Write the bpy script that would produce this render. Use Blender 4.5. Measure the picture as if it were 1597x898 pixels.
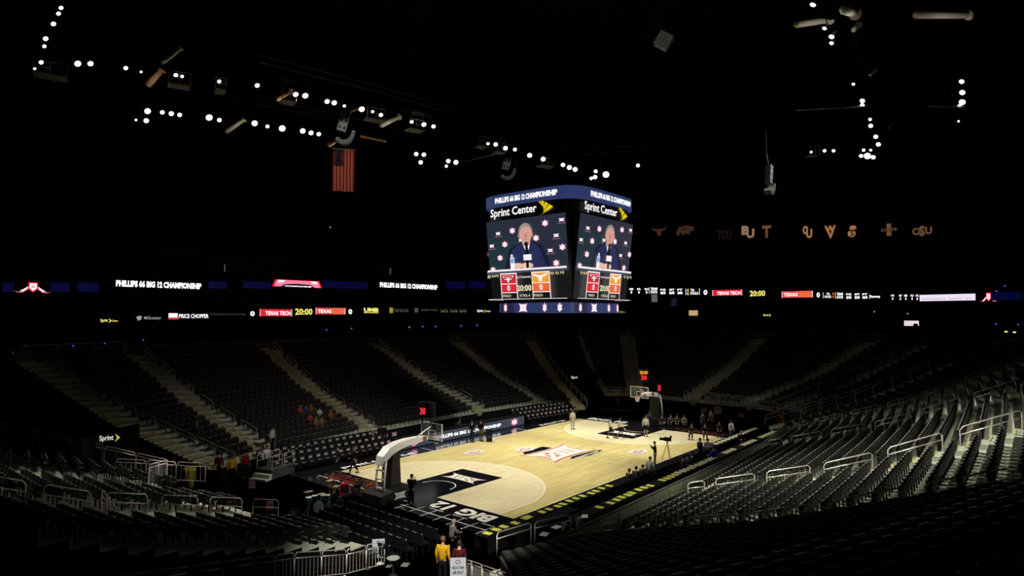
import bpy, bmesh, math, random
from mathutils import Vector, Matrix, Euler
PI=math.pi
random.seed(7)
for o in list(bpy.data.objects): bpy.data.objects.remove(o,do_unlink=True)
S=bpy.context.scene
COL=S.collection
S.view_settings.view_transform='Standard'; S.view_settings.look='None'
S.view_settings.exposure=0.0; S.view_settings.gamma=1.0
try: S.view_settings.use_curve_mapping=False
except Exception: pass

# ------------------------------------------------------------ camera
CAM=Vector((-39.6735803,-28.7852671,10.5359976))
YAW,PIT,ROL,FPX=0.699327758,0.0447976799,0.0025669407,974.985269
FW=Vector((math.cos(YAW)*math.cos(PIT),math.sin(YAW)*math.cos(PIT),math.sin(PIT)))
_r=FW.cross(Vector((0,0,1))).normalized(); _u=_r.cross(FW)
RT=_r*math.cos(ROL)+_u*math.sin(ROL); UP=-_r*math.sin(ROL)+_u*math.cos(ROL)
cd=bpy.data.cameras.new('camera'); cam=bpy.data.objects.new('camera',cd); COL.objects.link(cam)
cd.sensor_fit='HORIZONTAL'; cd.sensor_width=36; cd.lens=FPX/1597*36; cd.clip_start=.1; cd.clip_end=500
m=Matrix((RT,UP,-FW)).transposed().to_4x4(); m.translation=CAM; cam.matrix_world=m
S.camera=cam
def ray(px,py): return FW+RT*((px-798.5)/FPX)-UP*((py-449)/FPX)
def on(px,py,ax,v):
    d=ray(px,py); t=(v-CAM[ax])/d[ax]; return CAM+d*t
def onz(px,py,z=0): return on(px,py,2,z)
def px_of(p):
    d=Vector(p)-CAM; z=d.dot(FW); return (798.5+FPX*d.dot(RT)/z, 449-FPX*d.dot(UP)/z, z)

# ------------------------------------------------------------ world, lights
W=bpy.data.worlds.new('arena_world'); S.world=W; W.use_nodes=True
W.node_tree.nodes['Background'].inputs[0].default_value=(0.6,0.62,0.7,1)
W.node_tree.nodes['Background'].inputs[1].default_value=0.0002
COURT_W=15500      # watts of each court spot
SPILL_W=6000       # watts of each spot added to spread spill over the stands
SPOT_COL=(1.0,0.97,0.88)
# (x,y,z, aim x,y, cone degrees, watts factor)
RIG=27.0
SPOTS=[(-15,13.2,RIG,-9.5,-2,50,1.15),(-4,12,RIG,0,-1.5,50,1.05),(9.8,10.2,RIG,8,-1.5,50,1.05),
       (-20.7,25.7,RIG,-9,2,36,1),(2.8,19.8,RIG,3,1,36,1),(20,9.5,RIG,11,0,40,1),
       (-4.9,-20.2,RIG,-8,1,40,1),(0.3,-19.9,RIG,0,1,40,1),(13.9,-18.8,RIG,9,1,40,1),(-27,18.9,RIG,-12,0,36,1)]
SPILLS=[(-6,-20.2,RIG,-10,7,46,3.4),(8,-19,RIG,6,7,46,3.4),(22,9,RIG,12,-10,56,.5),
        (-12,13,RIG,-6,-27.5,29,32),(5,13,RIG,3,-28.5,29,18),(16,12,RIG,8,-21,34,2.5),(0,0,RIG,22,0,40,.5),(-4,12,RIG,-31,1,32,62),(9,8,RIG,-18,-21.5,28,13),(-37,-25,RIG,-21.8,-8.9,19,12)]
spot_objs=[]
def spot(name,x,y,z,ax,ay,cone,watt,blend=.6,az=0.,rad=.3,col=SPOT_COL):
    l=bpy.data.lights.new(name,'SPOT'); l.energy=watt; l.spot_size=math.radians(cone); l.spot_blend=blend
    l.shadow_soft_size=rad; l.color=col
    o=bpy.data.objects.new(name,l); COL.objects.link(o)
    d=Vector((ax-x,ay-y,az-z)); o.rotation_euler=d.to_track_quat('-Z','Y').to_euler(); o.location=(x,y,z-.35)
    return o
for s in SPOTS: spot('court_spot',*s[:6],COURT_W*s[6])
for s in SPILLS: spot('bowl_spill',*s[:6],SPILL_W*s[6],blend=1.0)

# ------------------------------------------------------------ materials
facing=lambda p:math.atan2(-(CAM.y-p[1]),-(CAM.x-p[0]))   # local -x looks at the camera side
def srgb(r,g,b):
    f=lambda c:(c/255/12.92) if c<=10 else ((c/255+.055)/1.055)**2.4
    return (f(r),f(g),f(b))
MATS={}
def M(name,col,rough=.6,emit=0,metal=0,spec=.5,noise=0,nscale=6,alpha=1):
    if name in MATS: return MATS[name]
    m=bpy.data.materials.new(name); m.use_nodes=True; nt=m.node_tree; b=nt.nodes['Principled BSDF']
    b.inputs['Base Color'].default_value=(*col,1); b.inputs['Roughness'].default_value=rough
    b.inputs['Metallic'].default_value=metal; b.inputs['Specular IOR Level'].default_value=spec
    if alpha<1: b.inputs['Alpha'].default_value=alpha
    if emit:
        b.inputs['Base Color'].default_value=(0,0,0,1)
        b.inputs['Emission Color'].default_value=(*col,1); b.inputs['Emission Strength'].default_value=emit
    elif noise:
        n=nt.nodes.new('ShaderNodeTexNoise'); n.inputs['Scale'].default_value=nscale; n.inputs['Detail'].default_value=4
        tc=nt.nodes.new('ShaderNodeTexCoord'); nt.links.new(tc.outputs['Object'],n.inputs['Vector'])
        mx=nt.nodes.new('ShaderNodeMix'); mx.data_type='RGBA'
        mx.inputs['A'].default_value=(*[c*(1-noise) for c in col],1); mx.inputs['B'].default_value=(*[min(1,c*(1+noise)) for c in col],1)
        nt.links.new(n.outputs['Fac'],mx.inputs['Factor']); nt.links.new(mx.outputs['Result'],b.inputs['Base Color'])
    MATS[name]=m; return m
def E(name,r,g,b,s=1.0): return M('led_'+name,srgb(r,g,b),emit=s,rough=.5)
def wood(name,c1,c2):
    m=bpy.data.materials.new(name); m.use_nodes=True; nt=m.node_tree; b=nt.nodes['Principled BSDF']
    tc=nt.nodes.new('ShaderNodeTexCoord'); 
    br=nt.nodes.new('ShaderNodeTexBrick'); br.inputs['Scale'].default_value=1.0
    br.inputs['Brick Width'].default_value=1.6; br.inputs['Row Height'].default_value=.16; br.inputs['Mortar Size'].default_value=.004
    br.inputs['Color1'].default_value=(*c1,1); br.inputs['Color2'].default_value=(*c2,1)
    br.inputs['Mortar'].default_value=(*[c*.55 for c in c1],1); br.inputs['Bias'].default_value=-.1
    mp=nt.nodes.new('ShaderNodeMapping'); mp.inputs['Scale'].default_value=(.5,6,1)
    n=nt.nodes.new('ShaderNodeTexNoise'); n.inputs['Scale'].default_value=1.6; n.inputs['Detail'].default_value=5
    mx=nt.nodes.new('ShaderNodeMix'); mx.data_type='RGBA'; mx.blend_type='MULTIPLY'; mx.inputs['Factor'].default_value=.35
    nt.links.new(tc.outputs['Object'],br.inputs['Vector']); nt.links.new(tc.outputs['Object'],mp.inputs['Vector'])
    nt.links.new(mp.outputs['Vector'],n.inputs['Vector'])
    nt.links.new(br.outputs['Color'],mx.inputs['A']); nt.links.new(n.outputs['Color'],mx.inputs['B'])
    nt.links.new(mx.outputs['Result'],b.inputs['Base Color'])
    b.inputs['Roughness'].default_value=.16; b.inputs['Specular IOR Level'].default_value=.45
    MATS[name]=m; return m

BLACK=M('matte_black',(.006,.006,.007),.8,spec=.1)
BLACKG=M('black_gloss_paint',(.006,.006,.008),.12,spec=.5)
DRAPE=M('black_drape',(.006,.006,.007),.9,spec=.1,noise=.4,nscale=3)
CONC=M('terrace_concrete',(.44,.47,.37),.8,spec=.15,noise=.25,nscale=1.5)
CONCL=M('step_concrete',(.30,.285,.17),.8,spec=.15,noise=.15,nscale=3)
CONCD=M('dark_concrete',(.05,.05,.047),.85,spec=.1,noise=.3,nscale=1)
NOSE=M('yellow_nosing',(.55,.5,.10),.6,spec=.2)
STEEL=M('brushed_steel_rail',(.62,.57,.50),.38,metal=.45)
SEATB=M('seat_black_plastic',(.018,.018,.016),.6,spec=.2)
SEATP=M('seat_pan_fabric',(.014,.014,.0125),.8,spec=.2)
ARM=M('seat_arm_grey',(.09,.085,.08),.4,spec=.5)
WHITEP=M('white_paint',(.75,.73,.66),.4)
DARKM=M('dark_metal',(.03,.03,.032),.5,metal=.5)
GLASS=M('smoked_glass_panel',(.16,.17,.17),.15,alpha=.35)
SKIN=M('skin_light',(.45,.26,.18),.6); SKIND=M('skin_dark',(.12,.06,.04),.6)

# ------------------------------------------------------------ mesh builder
class MB:
    def __init__(s): s.v=[];s.f=[];s.m=[];s.mats=[]
    def mi(s,mat):
        if mat not in s.mats: s.mats.append(mat)
        return s.mats.index(mat)
    def add(s,vs,fs,mat,T=None):
        b=len(s.v); k=s.mi(mat)
        s.v+= [tuple(T@Vector(v)) for v in vs] if T is not None else [tuple(v) for v in vs]
        for f in fs: s.f.append([b+i for i in f]); s.m.append(k)
        return s
    def box(s,c,d,mat,T=None,taper=1.0):
        x,y,z=c; a,b,h=d[0]/2,d[1]/2,d[2]/2; t=taper
        vs=[(x-a,y-b,z-h),(x+a,y-b,z-h),(x+a,y+b,z-h),(x-a,y+b,z-h),(x-a*t,y-b*t,z+h),(x+a*t,y-b*t,z+h),(x+a*t,y+b*t,z+h),(x-a*t,y+b*t,z+h)]
        return s.add(vs,[(0,3,2,1),(4,5,6,7),(0,1,5,4),(1,2,6,5),(2,3,7,6),(3,0,4,7)],mat,T)
    def tube(s,pts,r,mat,n=6,T=None,caps=True):
        pts=[Vector(p) for p in pts]; vs=[];fs=[]; prev=None
        for i,p in enumerate(pts):
            a=pts[max(i-1,0)]; b=pts[min(i+1,len(pts)-1)]; d=(b-a).normalized()
            if d.length<1e-6: d=Vector((0,0,1))
            ref=Vector((0,0,1)) if abs(d.z)<.92 else Vector((1,0,0))
            if prev is not None:
                u=prev-d*prev.dot(d)
                u=u.normalized() if u.length>1e-4 else d.cross(ref).normalized()
            else: u=d.cross(ref).normalized()
            prev=u; w=d.cross(u); rr=r[i] if isinstance(r,(list,tuple)) else r
            for k in range(n):
                t=2*PI*k/n; vs.append(p+u*(rr*math.cos(t))+w*(rr*math.sin(t)))
        for i in range(len(pts)-1):
            for k in range(n):
                a=i*n+k; b=i*n+(k+1)%n; fs.append((a,b,b+n,a+n))
        if caps: fs.append(tuple(range(n-1,-1,-1))); fs.append(tuple((len(pts)-1)*n+k for k in range(n)))
        return s.add(vs,fs,mat,T)
    def prism(s,poly,axis,a0,a1,mat,T=None):
        # poly: list of 2D points in the plane normal to axis
        def P(q,a):
            return {0:(a,q[0],q[1]),1:(q[0],a,q[1]),2:(q[0],q[1],a)}[axis]
        n=len(poly); vs=[P(q,a0) for q in poly]+[P(q,a1) for q in poly]
        fs=[tuple(range(n-1,-1,-1)),tuple(range(n,2*n))]+[(i,(i+1)%n,n+(i+1)%n,n+i) for i in range(n)]
        return s.add(vs,fs,mat,T)
    def lathe(s,prof,mat,n=12,T=None):
        vs=[];fs=[]
        for r,z in prof:
            for k in range(n): t=2*PI*k/n; vs.append((r*math.cos(t),r*math.sin(t),z))
        for i in range(len(prof)-1):
            for k in range(n): a=i*n+k;b=i*n+(k+1)%n; fs.append((a,b,b+n,a+n))
        fs.append(tuple(range(n-1,-1,-1))); fs.append(tuple((len(prof)-1)*n+k for k in range(n)))
        return s.add(vs,fs,mat,T)
    def mesh(s,name,smooth=False):
        me=bpy.data.meshes.new(name); me.from_pydata(s.v,[],s.f)
        for m_ in s.mats: me.materials.append(m_)
        me.polygons.foreach_set('material_index',s.m)
        if smooth: me.polygons.foreach_set('use_smooth',[True]*len(s.f))
        me.update(); return me
    def build(s,name,parent=None,smooth=False):
        o=bpy.data.objects.new(name,s.mesh(name,smooth)); COL.objects.link(o)
        if parent is not None: o.parent=parent
        return o
def tag(o,label,cat,group=None,kind=None):
    if kind=='structure': o['kind']=kind; return o
    o['label']=label; o['category']=cat
    if group: o['group']=group
    if kind: o['kind']=kind
    return o
def thing(name,label,cat,loc=(0,0,0),rz=0,group=None,rot=None):
    o=bpy.data.objects.new(name,None); COL.objects.link(o); o.location=loc
    o.rotation_euler=rot if rot else (0,0,rz); o.empty_display_size=.2
    return tag(o,label,cat,group)
def struct(mb,name): o=mb.build(name); o['kind']='structure'; return o
def kids(r): return list(r.children)
def dup(root,loc,rz=0,label=None,group=None,rot=None):
    r=root.copy(); COL.objects.link(r); r.location=loc; r.rotation_euler=rot if rot else (0,0,rz)
    if label: r['label']=label
    if group: r['group']=group
    for c in kids(root):
        d=c.copy(); COL.objects.link(d); d.parent=r
        for g in kids(c):
            e=g.copy(); COL.objects.link(e); e.parent=d
    return r
def child(root,name):
    for c in root.children:
        if c.name.split('.')[0]==name: return c
ORD=['first','second','third','fourth','fifth','sixth','seventh','eighth','ninth','tenth','eleventh','twelfth','thirteenth','fourteenth','fifteenth','sixteenth','seventeenth','eighteenth','nineteenth','twentieth','twenty-first','twenty-second','twenty-third','twenty-fourth','twenty-fifth','twenty-sixth','twenty-seventh','twenty-eighth','twenty-ninth','thirtieth','thirty-first','thirty-second','thirty-third','thirty-fourth','thirty-fifth','thirty-sixth']

# ------------------------------------------------------------ flat artwork helper
_tc={}
def text_geo(st,bold=0.0):
    k=(st,bold)
    if k in _tc: return _tc[k]
    c=bpy.data.curves.new('t','FONT'); c.body=st; c.size=1; c.offset=bold; c.resolution_u=2; c.fill_mode='FRONT'
    o=bpy.data.objects.new('t',c); COL.objects.link(o)
    dg=bpy.context.evaluated_depsgraph_get(); me=bpy.data.meshes.new_from_object(o.evaluated_get(dg))
    vs=[(v.co.x,v.co.y) for v in me.vertices]; fs=[tuple(p.vertices) for p in me.polygons]
    bpy.data.objects.remove(o,do_unlink=True); bpy.data.curves.remove(c); bpy.data.meshes.remove(me)
    x0=min(v[0] for v in vs);x1=max(v[0] for v in vs);y0=min(v[1] for v in vs);y1=max(v[1] for v in vs)
    vs=[((x-x0)/(x1-x0),(y-y0)/(y1-y0)) for x,y in vs]
    _tc[k]=(vs,fs); return _tc[k]
class Art:
    """2-D drawing; map(u,v,lift)->point"""
    def __init__(s,mp,step=.004): s.mp=mp; s.mb=MB(); s.n=0; s.step=step
    def poly(s,pts,mat,same=False):
        if not same: s.n+=1
        s.mb.add([s.mp(u,v,s.n*s.step) for u,v in pts],[tuple(range(len(pts)))],mat); return s
    def rect(s,u0,v0,u1,v1,mat,div=1,same=False):
        if not same: s.n+=1
        for i in range(div):
            a=u0+(u1-u0)*i/div;b=u0+(u1-u0)*(i+1)/div
            s.mb.add([s.mp(a,v0,s.n*s.step),s.mp(b,v0,s.n*s.step),s.mp(b,v1,s.n*s.step),s.mp(a,v1,s.n*s.step)],[(0,1,2,3)],mat)
        return s
    def text(s,st,u0,v0,u1,v1,mat,bold=.02,slant=0,same=False):
        if not same: s.n+=1
        vs,fs=text_geo(st,bold)
        s.mb.add([s.mp(u0+(u1-u0)*x+slant*y,v0+(v1-v0)*y,s.n*s.step) for x,y in vs],fs,mat); return s
    def disc(s,cu,cv,ru,rv,mat,n=16,same=False,a0=0,a1=2*PI):
        if not same: s.n+=1
        pts=[(cu+ru*math.cos(a0+(a1-a0)*k/n),cv+rv*math.sin(a0+(a1-a0)*k/n)) for k in range(n)]
        s.mb.add([s.mp(u,v,s.n*s.step) for u,v in pts],[tuple(range(n))],mat); return s
    def ring(s,cu,cv,ru,rv,t,mat,n=40,a0=0,a1=2*PI,same=False):
        if not same: s.n+=1
        vs=[];fs=[]
        for k in range(n+1):
            a=a0+(a1-a0)*k/n
            vs+= [s.mp(cu+(ru-t/2)*math.cos(a),cv+(rv-t/2)*math.sin(a),s.n*s.step),s.mp(cu+(ru+t/2)*math.cos(a),cv+(rv+t/2)*math.sin(a),s.n*s.step)]
            if k: fs.append((2*k-2,2*k-1,2*k+1,2*k))
        s.mb.add(vs,fs,mat); return s
    def star(s,cu,cv,w,h,mat,grow=0,same=False):
        # flared four-cornered banner emblem
        P=[(-1,.82),(-.5,.68),(0,.64),(.5,.68),(1,.82),(.74,.38),(.69,0),(.74,-.38),(1,-.82),(.5,-.68),(0,-.64),(-.5,-.68),(-1,-.82),(-.74,-.38),(-.69,0),(-.74,.38)]
        return s.poly([(cu+x*w/2*(1+grow),cv+y*h/2*(1+grow)) for x,y in P],mat,same)
    def shield(s,cu,cv,w,h,mat,same=False):
        P=[(-.8,.55),(-.25,.62),(-.2,1),(.2,1),(.25,.62),(.8,.55),(1,.9),(.75,0),(1,-.45),(.5,-.62),(0,-1),(-.5,-.62),(-1,-.45),(-.75,0),(-1,.9)]
        return s.poly([(cu+x*w/2,cv+y*h/2) for x,y in P],mat,same)
def plane(o,u,v):
    o=Vector(o);u=Vector(u);v=Vector(v); n=u.cross(v).normalized()
    return lambda a,b,l:o+u*a+v*b+n*l
def floor_map(z=0): return lambda a,b,l:Vector((a,b,z+l))
def xii(A,cu,cv,w,h,mat):
    """slits that turn a flared banner into XII"""
    f=lambda x,y:(cu+x*w/2,cv+y*h/2)
    A.poly([f(-.50,.42),f(-.22,.42),f(-.36,.10)],mat); A.poly([f(-.50,-.42),f(-.22,-.42),f(-.36,-.10)],mat,same=True)
    A.poly([f(-.60,.28),f(-.47,0),f(-.60,-.28)],mat,same=True); A.poly([f(-.12,.28),f(-.25,0),f(-.12,-.28)],mat,same=True)
    A.poly([f(.10,-.40),f(.17,-.40),f(.17,.40),f(.10,.40)],mat,same=True)
    A.poly([f(.37,-.40),f(.44,-.40),f(.44,.40),f(.37,.40)],mat,same=True)
    return A

# ============================================================ SETTING
mb=MB(); mb.box((0,0,-.25),(200,160,.5),CONCD); struct(mb,'floor')
mb=MB(); mb.box((10,0,44.5),(190,150,1),BLACK); struct(mb,'ceiling')
for nm,c,d in (('wall_left',(10,74,22),(190,1,45)),('wall_right',(10,-74,22),(190,1,45)),('wall_far',(104,0,22),(1,148,45)),('wall_near',(-84,0,22),(1,148,45))):
    mb=MB(); mb.box(c,d,BLACK); struct(mb,nm)

# ------------------------------------------------------------ basketball court
court=thing('basketball_court','pale maple basketball court with black borders and painted emblems','basketball court')
WOOD=wood('maple_boards',srgb(238,219,148),srgb(220,200,128))
WOODL=wood('pale_maple_boards',srgb(255,242,196),srgb(246,230,178))
mb=MB(); mb.box((0,0,-.02),(34.2,19.4,.06),BLACKG); mb.build('border',court)
mb=MB(); mb.box((0,0,.008),(28.65,15.24,.012),WOOD); mb.build('playing_surface',court)
CLINE=M('court_line_white',srgb(245,240,225),.25)
def arcpts(side):
    """three-point shape, side -1 near basket, +1 far basket"""
    R=6.75; cx=12.72; yy=6.6; a=math.asin(yy/R); pts=[(14.325,-yy)]
    n=48
    for k in range(n+1):
        t=PI/2+(PI/2-0)*0+0
        ang=-a+(2*a)*k/n
        pts.append((cx-R*math.cos(ang),R*math.sin(ang)))
    pts.append((14.325,yy))
    return [(x*side*1.0,y) for x,y in pts] if side>0 else [(-x,y) for x,y in pts]
for sd in (-1,1):
    A=Art(floor_map(.015)); P=arcpts(sd)
    if sd<0: P=P[::-1]
    A.poly(P,WOODL); A.mb.build('three_point_area',court)
    A=Art(floor_map(.020))
    P=arcpts(sd)
    for i in range(len(P)-1):
        a=Vector((*P[i],0));b=Vector((*P[i+1],0)); n=Vector((-(b-a).y,(b-a).x,0)).normalized()*.035
        A.mb.add([A.mp((a+n).x,(a+n).y,0),A.mp((b+n).x,(b+n).y,0),A.mp((b-n).x,(b-n).y,0),A.mp((a-n).x,(a-n).y,0)],[(0,1,2,3)],CLINE)
    A.mb.build('three_point_line',court)
    A=Art(floor_map(.024))
    x0,x1=sorted((sd*14.325,sd*8.525)); A.rect(x0,-1.83,x1,1.83,BLACKG)
    A.mb.build('painted_key',court)
    A=Art(floor_map(.032))
    A.ring(sd*12.72,0,1.22,1.22,.06,CLINE,24,PI/2*(1 if sd>0 else -1),PI/2*(3 if sd>0 else 1))
    A.mb.build('key_arc',court); A=Art(floor_map(.032)); A.ring(sd*8.525,0,1.83,1.83,.05,CLINE,24,PI/2*(1 if sd>0 else -1),PI/2*(3 if sd>0 else 1))
    A.mb.build('key_arc',court)
    A=Art(lambda a,b,l,s=sd:Vector((s*9.9,0,.034+l))+Vector((0,s*a,0))+Vector((-s*b,0,0)) if False else Vector((s*10.2-(b)*s*-1,a*-s,.034+l)))
    # emblem in the key
    A=Art(plane((sd*10.3,0,.036),(0,-1*sd,0) if sd>0 else (0,1,0),(1,0,0) if sd>0 else (-1,0,0)))
    A.star(0,0,3.1,1.5,M('brass_edge',srgb(120,70,45),.4)); A.star(0,0,2.9,1.3,CLINE); xii(A,0,0,2.9,1.3,BLACKG)
    A.mb.build('key_emblem',court)
    # end-line lettering, upright when seen from the court
    u=(0,-sd,0); v=(sd,0,0)
    A=Art(plane((sd*14.45,0,.036),u,v)); A.text('BIG 12',-6.95,.25,-2.5,1.35,CLINE,.045); A.mb.build('lettering',court)
    A=Art(plane((sd*14.45,0,.036),u,v)); A.text('KANSAS CITY',2.6,.25,7.3,1.35,M('orange_floor_paint',srgb(120,42,26),.3),.03); o=A.mb.build('lettering',court); o['label']='orange lettering'
A=Art(floor_map(.022))
for sx in (-1,1): A.rect(min(sx*14.325,sx*14.275),-7.62,max(sx*14.325,sx*14.275),7.62,CLINE,same=True)
for sy in (-1,1): A.rect(-14.325,min(sy*7.62,sy*7.57),14.325,max(sy*7.62,sy*7.57),CLINE,same=True)
A.rect(-.03,-7.62,.03,7.62,CLINE,same=True)
for sx in (-1,1):
    for sy in (1,-1): A.rect(sx*5.8-.03,min(sy*7.0,sy*9.2),sx*5.8+.03,max(sy*7.0,sy*9.2),CLINE,same=True)
A.mb.build('boundary_line',court)
# centre emblem
RUST=M('rust_floor_paint',srgb(176,88,44),.25)
A=Art(floor_map(.028),.003)
A.poly([(-2.5,1.0),(-1.9,1.9),(.9,2.1),(1.1,1.2)],BLACKG); A.poly([(-1.2,-2.1),(.7,-2.6),(2.9,-2.3),(2.7,-1.5),(0,-1.4)],BLACKG,same=True)
A.star(-.05,-.3,6.3,4.5,CLINE); A.star(-.05,-.3,6.05,4.25,RUST); A.star(-.05,-.3,5.4,3.5,CLINE); xii(A,-.05,-.3,5.4,3.3,RUST)
A.text('CHAMPIONSHIP',-.8,-2.45,2.3,-2.15,CLINE,.02)
A.mb.build('centre_emblem',court)
REDP=M('dark_red_floor_paint',srgb(120,40,36),.3)
for cx,cy in ((-4.25,4.75),(4.2,-4.71),(-.9,2.45)):
    A=Art(floor_map(.050),.003); A.disc(cx,cy,.95,.62,CLINE,28); A.ring(cx,cy,.8,.5,.05,REDP,28)
    A.disc(cx,cy,.6,.33,REDP,20); A.disc(cx-.2,cy,.16,.2,CLINE,12); A.disc(cx+.2,cy,.16,.2,CLINE,12,True)
    A.mb.build('sponsor_roundel',court)
for sy in (1,):
    for x0,x1 in ((-13.8,-7.4),(8.6,12.6)):
        A=Art(floor_map(.02)); A.text('PHILLIPS 66',x0,7.95,x1,8.5,CLINE,.03); A.mb.build('lettering',court)
# white taped grid and dashes behind the near baseline
A=Art(floor_map(.03))
for y in (7.2,5.9,4.6,3.3,-1.1,-3.5,-5.3,-7.4): A.rect(-15.98,y-.55,-15.92,y+.55,CLINE,same=True)
A.rect(-16.63,-8.3,-16.57,-1.3,CLINE,same=True)
for i in range(7): A.rect(-17.3,-1.6-i*1.02,-16.0,-1.56-i*1.02,CLINE,same=True)
A.mb.build('floor_marking',court)

# black rubber floor round the court
mb=MB(); mb.box((0,0,-.035),(52,26.5,.02+.05),DRAPE); struct(mb,'trim_1')

# ------------------------------------------------------------ seating bowl
RUN=.77
def prof(d,a=.31,b=.46): return a*min(d,7.8)+b*max(0,d-7.8)
class Spoke:
    def __init__(s,x,y,phi,z0=.8,pr=prof): s.x=x;s.y=y;s.ph=math.radians(phi);s.z0=z0;s.pr=pr
    def at(s,d): return Vector((s.x+d*math.cos(s.ph),s.y+d*math.sin(s.ph),s.z0+s.pr(d)))
def lerpP(a,b,t,d): return a.at(d).lerp(b.at(d),t)
ROWS=22
def terrace(sp,rows=ROWS,holes=(),side=CONCD):
    """stepped concrete between the spokes of one stand"""
    mb=MB(); D=rows*RUN
    for i in range(len(sp)-1):
        a,b=sp[i],sp[i+1]
        for k in range(rows):
            if (i,k) in holes: continue
            d0=k*RUN;d1=d0+RUN
            z=lambda s:s.at(d0).z
            p=[a.at(d0),b.at(d0),b.at(d1),a.at(d1)]
            q=[Vector((p[0].x,p[0].y,a.at(d0).z)),Vector((p[1].x,p[1].y,b.at(d0).z)),Vector((p[2].x,p[2].y,b.at(d0).z)),Vector((p[3].x,p[3].y,a.at(d0).z))]
            mb.add(q,[(0,1,2,3)],CONC)
            lo=[Vector((v.x,v.y,0 if k==0 else s.at(d0-RUN).z)) for v,s in ((q[0],a),(q[1],b))]
            mb.add([lo[0],lo[1],q[1],q[0]],[(0,1,2,3)],BLACK if k==0 else CONC)
            for s,e in ((a,i==0),(b,i==len(sp)-2)):
                if e:
                    w0=s.at(d0);w1=s.at(d1)
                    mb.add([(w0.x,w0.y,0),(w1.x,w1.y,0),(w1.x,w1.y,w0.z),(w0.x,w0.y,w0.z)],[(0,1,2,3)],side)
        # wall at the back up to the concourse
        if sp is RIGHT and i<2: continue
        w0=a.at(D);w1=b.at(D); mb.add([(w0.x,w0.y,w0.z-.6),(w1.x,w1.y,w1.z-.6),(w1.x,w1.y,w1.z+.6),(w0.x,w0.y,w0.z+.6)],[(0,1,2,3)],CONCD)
    return struct(mb,'seating_terrace')
LEFT=[Spoke(-21.3,11.2,115),Spoke(-16.9,12.6,101),Spoke(-7.1,13.9,92),Spoke(7.1,14.5,94),Spoke(16.2,14.0,83),Spoke(17.1,8.6,57)]
pr0=lambda d:prof(d,.30,.30)
pr1=lambda d:prof(d,.30,.40)
RIGHT=[Spoke(-21.6,-12.5,-136.5,.8,pr0),Spoke(-16.3,-14.1,-96,.8,pr1),Spoke(-7.6,-14.1,-91),Spoke(7,-13.6,-90),Spoke(15.9,-12.9,-72),Spoke(18.2,-10.1,-57)]
FAR=[Spoke(22.3,-9.2,-43,1.5),Spoke(23.7,-6.2,-34,1.5),Spoke(23.9,-.1,-8,1.4),Spoke(23.7,6.2,33,1.5),Spoke(21.8,9.0,45,1.5)]
nprof=lambda d:.27*min(d,7.8)+.40*max(0,d-7.8)
NEAR=[Spoke(-24.8,9.0,139,.9,nprof),Spoke(-24.6,5.0,160,.9,nprof),Spoke(-23.9,-1.2,184,.9,nprof),Spoke(-23.2,-6.9,-176,.9,nprof)]
near_holes=()
terrace(LEFT); terrace(RIGHT,24,(),BLACK); terrace(FAR); terrace(NEAR,15,near_holes,BLACK)

# seats ------------------------------------------------------
def seat_parts(detail=True):
    """faces +x (towards the court); origin on the tread under the seat"""
    back=MB(); n=7 if detail else 3
    vs=[];fs=[]
    for s_ in (0,1):
        for j,(z,w,off) in enumerate(((.38,.40,.02),(.60,.45,0),(.78,.44,-.03),(.83,.30,-.04)) if detail else ((.38,.42,.02),(.82,.42,-.03))):
            for i in range(n):
                t=-1+2*i/(n-1); vs.append((-.07+off-(.045 if s_ else 0)+.03*t*t,w/2*t,z))
    rows_=4 if detail else 2; N=n*rows_
    for j in range(rows_-1):
        for i in range(n-1):
            a=j*n+i; fs.append((a,a+1,a+n+1,a+n)); fs.append((N+a+1,N+a,N+a+n,N+a+n+1))
    per=[i for i in range(n)]+[j*n+n-1 for j in range(1,rows_)]+[(rows_-1)*n+i for i in range(n-2,-1,-1)]+[j*n for j in range(rows_-2,0,-1)]
    for a,b in zip(per,per[1:]+per[:1]): fs.append((b,a,N+a,N+b))
    back.add(vs,fs,SEATB)
    pan=MB(); T=Matrix.Translation((.0,0,.42))@Matrix.Rotation(-1.42,4,'Y')
    pan.box((.17,0,0),(.36,.40,.06),SEATP,T); pan.box((.345,0,.0),(.02,.30,.05),M('seat_edge_grey',(.22,.21,.19),.5),T)
    if detail:
        arms=[]
        for sy in (-1,1):
            fr=MB(); fr.add([(-.10,sy*.255-.02,.585),(.13,sy*.255-.02,.60),(.13,sy*.255+.02,.60),(-.10,sy*.255+.02,.585),(-.10,sy*.255-.02,.615),(.13,sy*.255-.02,.63),(.13,sy*.255+.02,.63),(-.10,sy*.255+.02,.615)],[(0,3,2,1),(4,5,6,7),(0,1,5,4),(1,2,6,5),(2,3,7,6),(3,0,4,7)],ARM)
            lg=MB(); lg.box((-.02,sy*.255,.3),(.06,.03,.60),BLACK); arms.append((fr,lg))
        return back,pan,arms
    fr=MB()
    for sy in (-1,1): fr.box((.0,sy*.255,.60),(.22,.045,.03),ARM)
    fr.box((-.02,.255,.3),(.05,.03,.58),BLACK)
    return back,pan,fr
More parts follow.
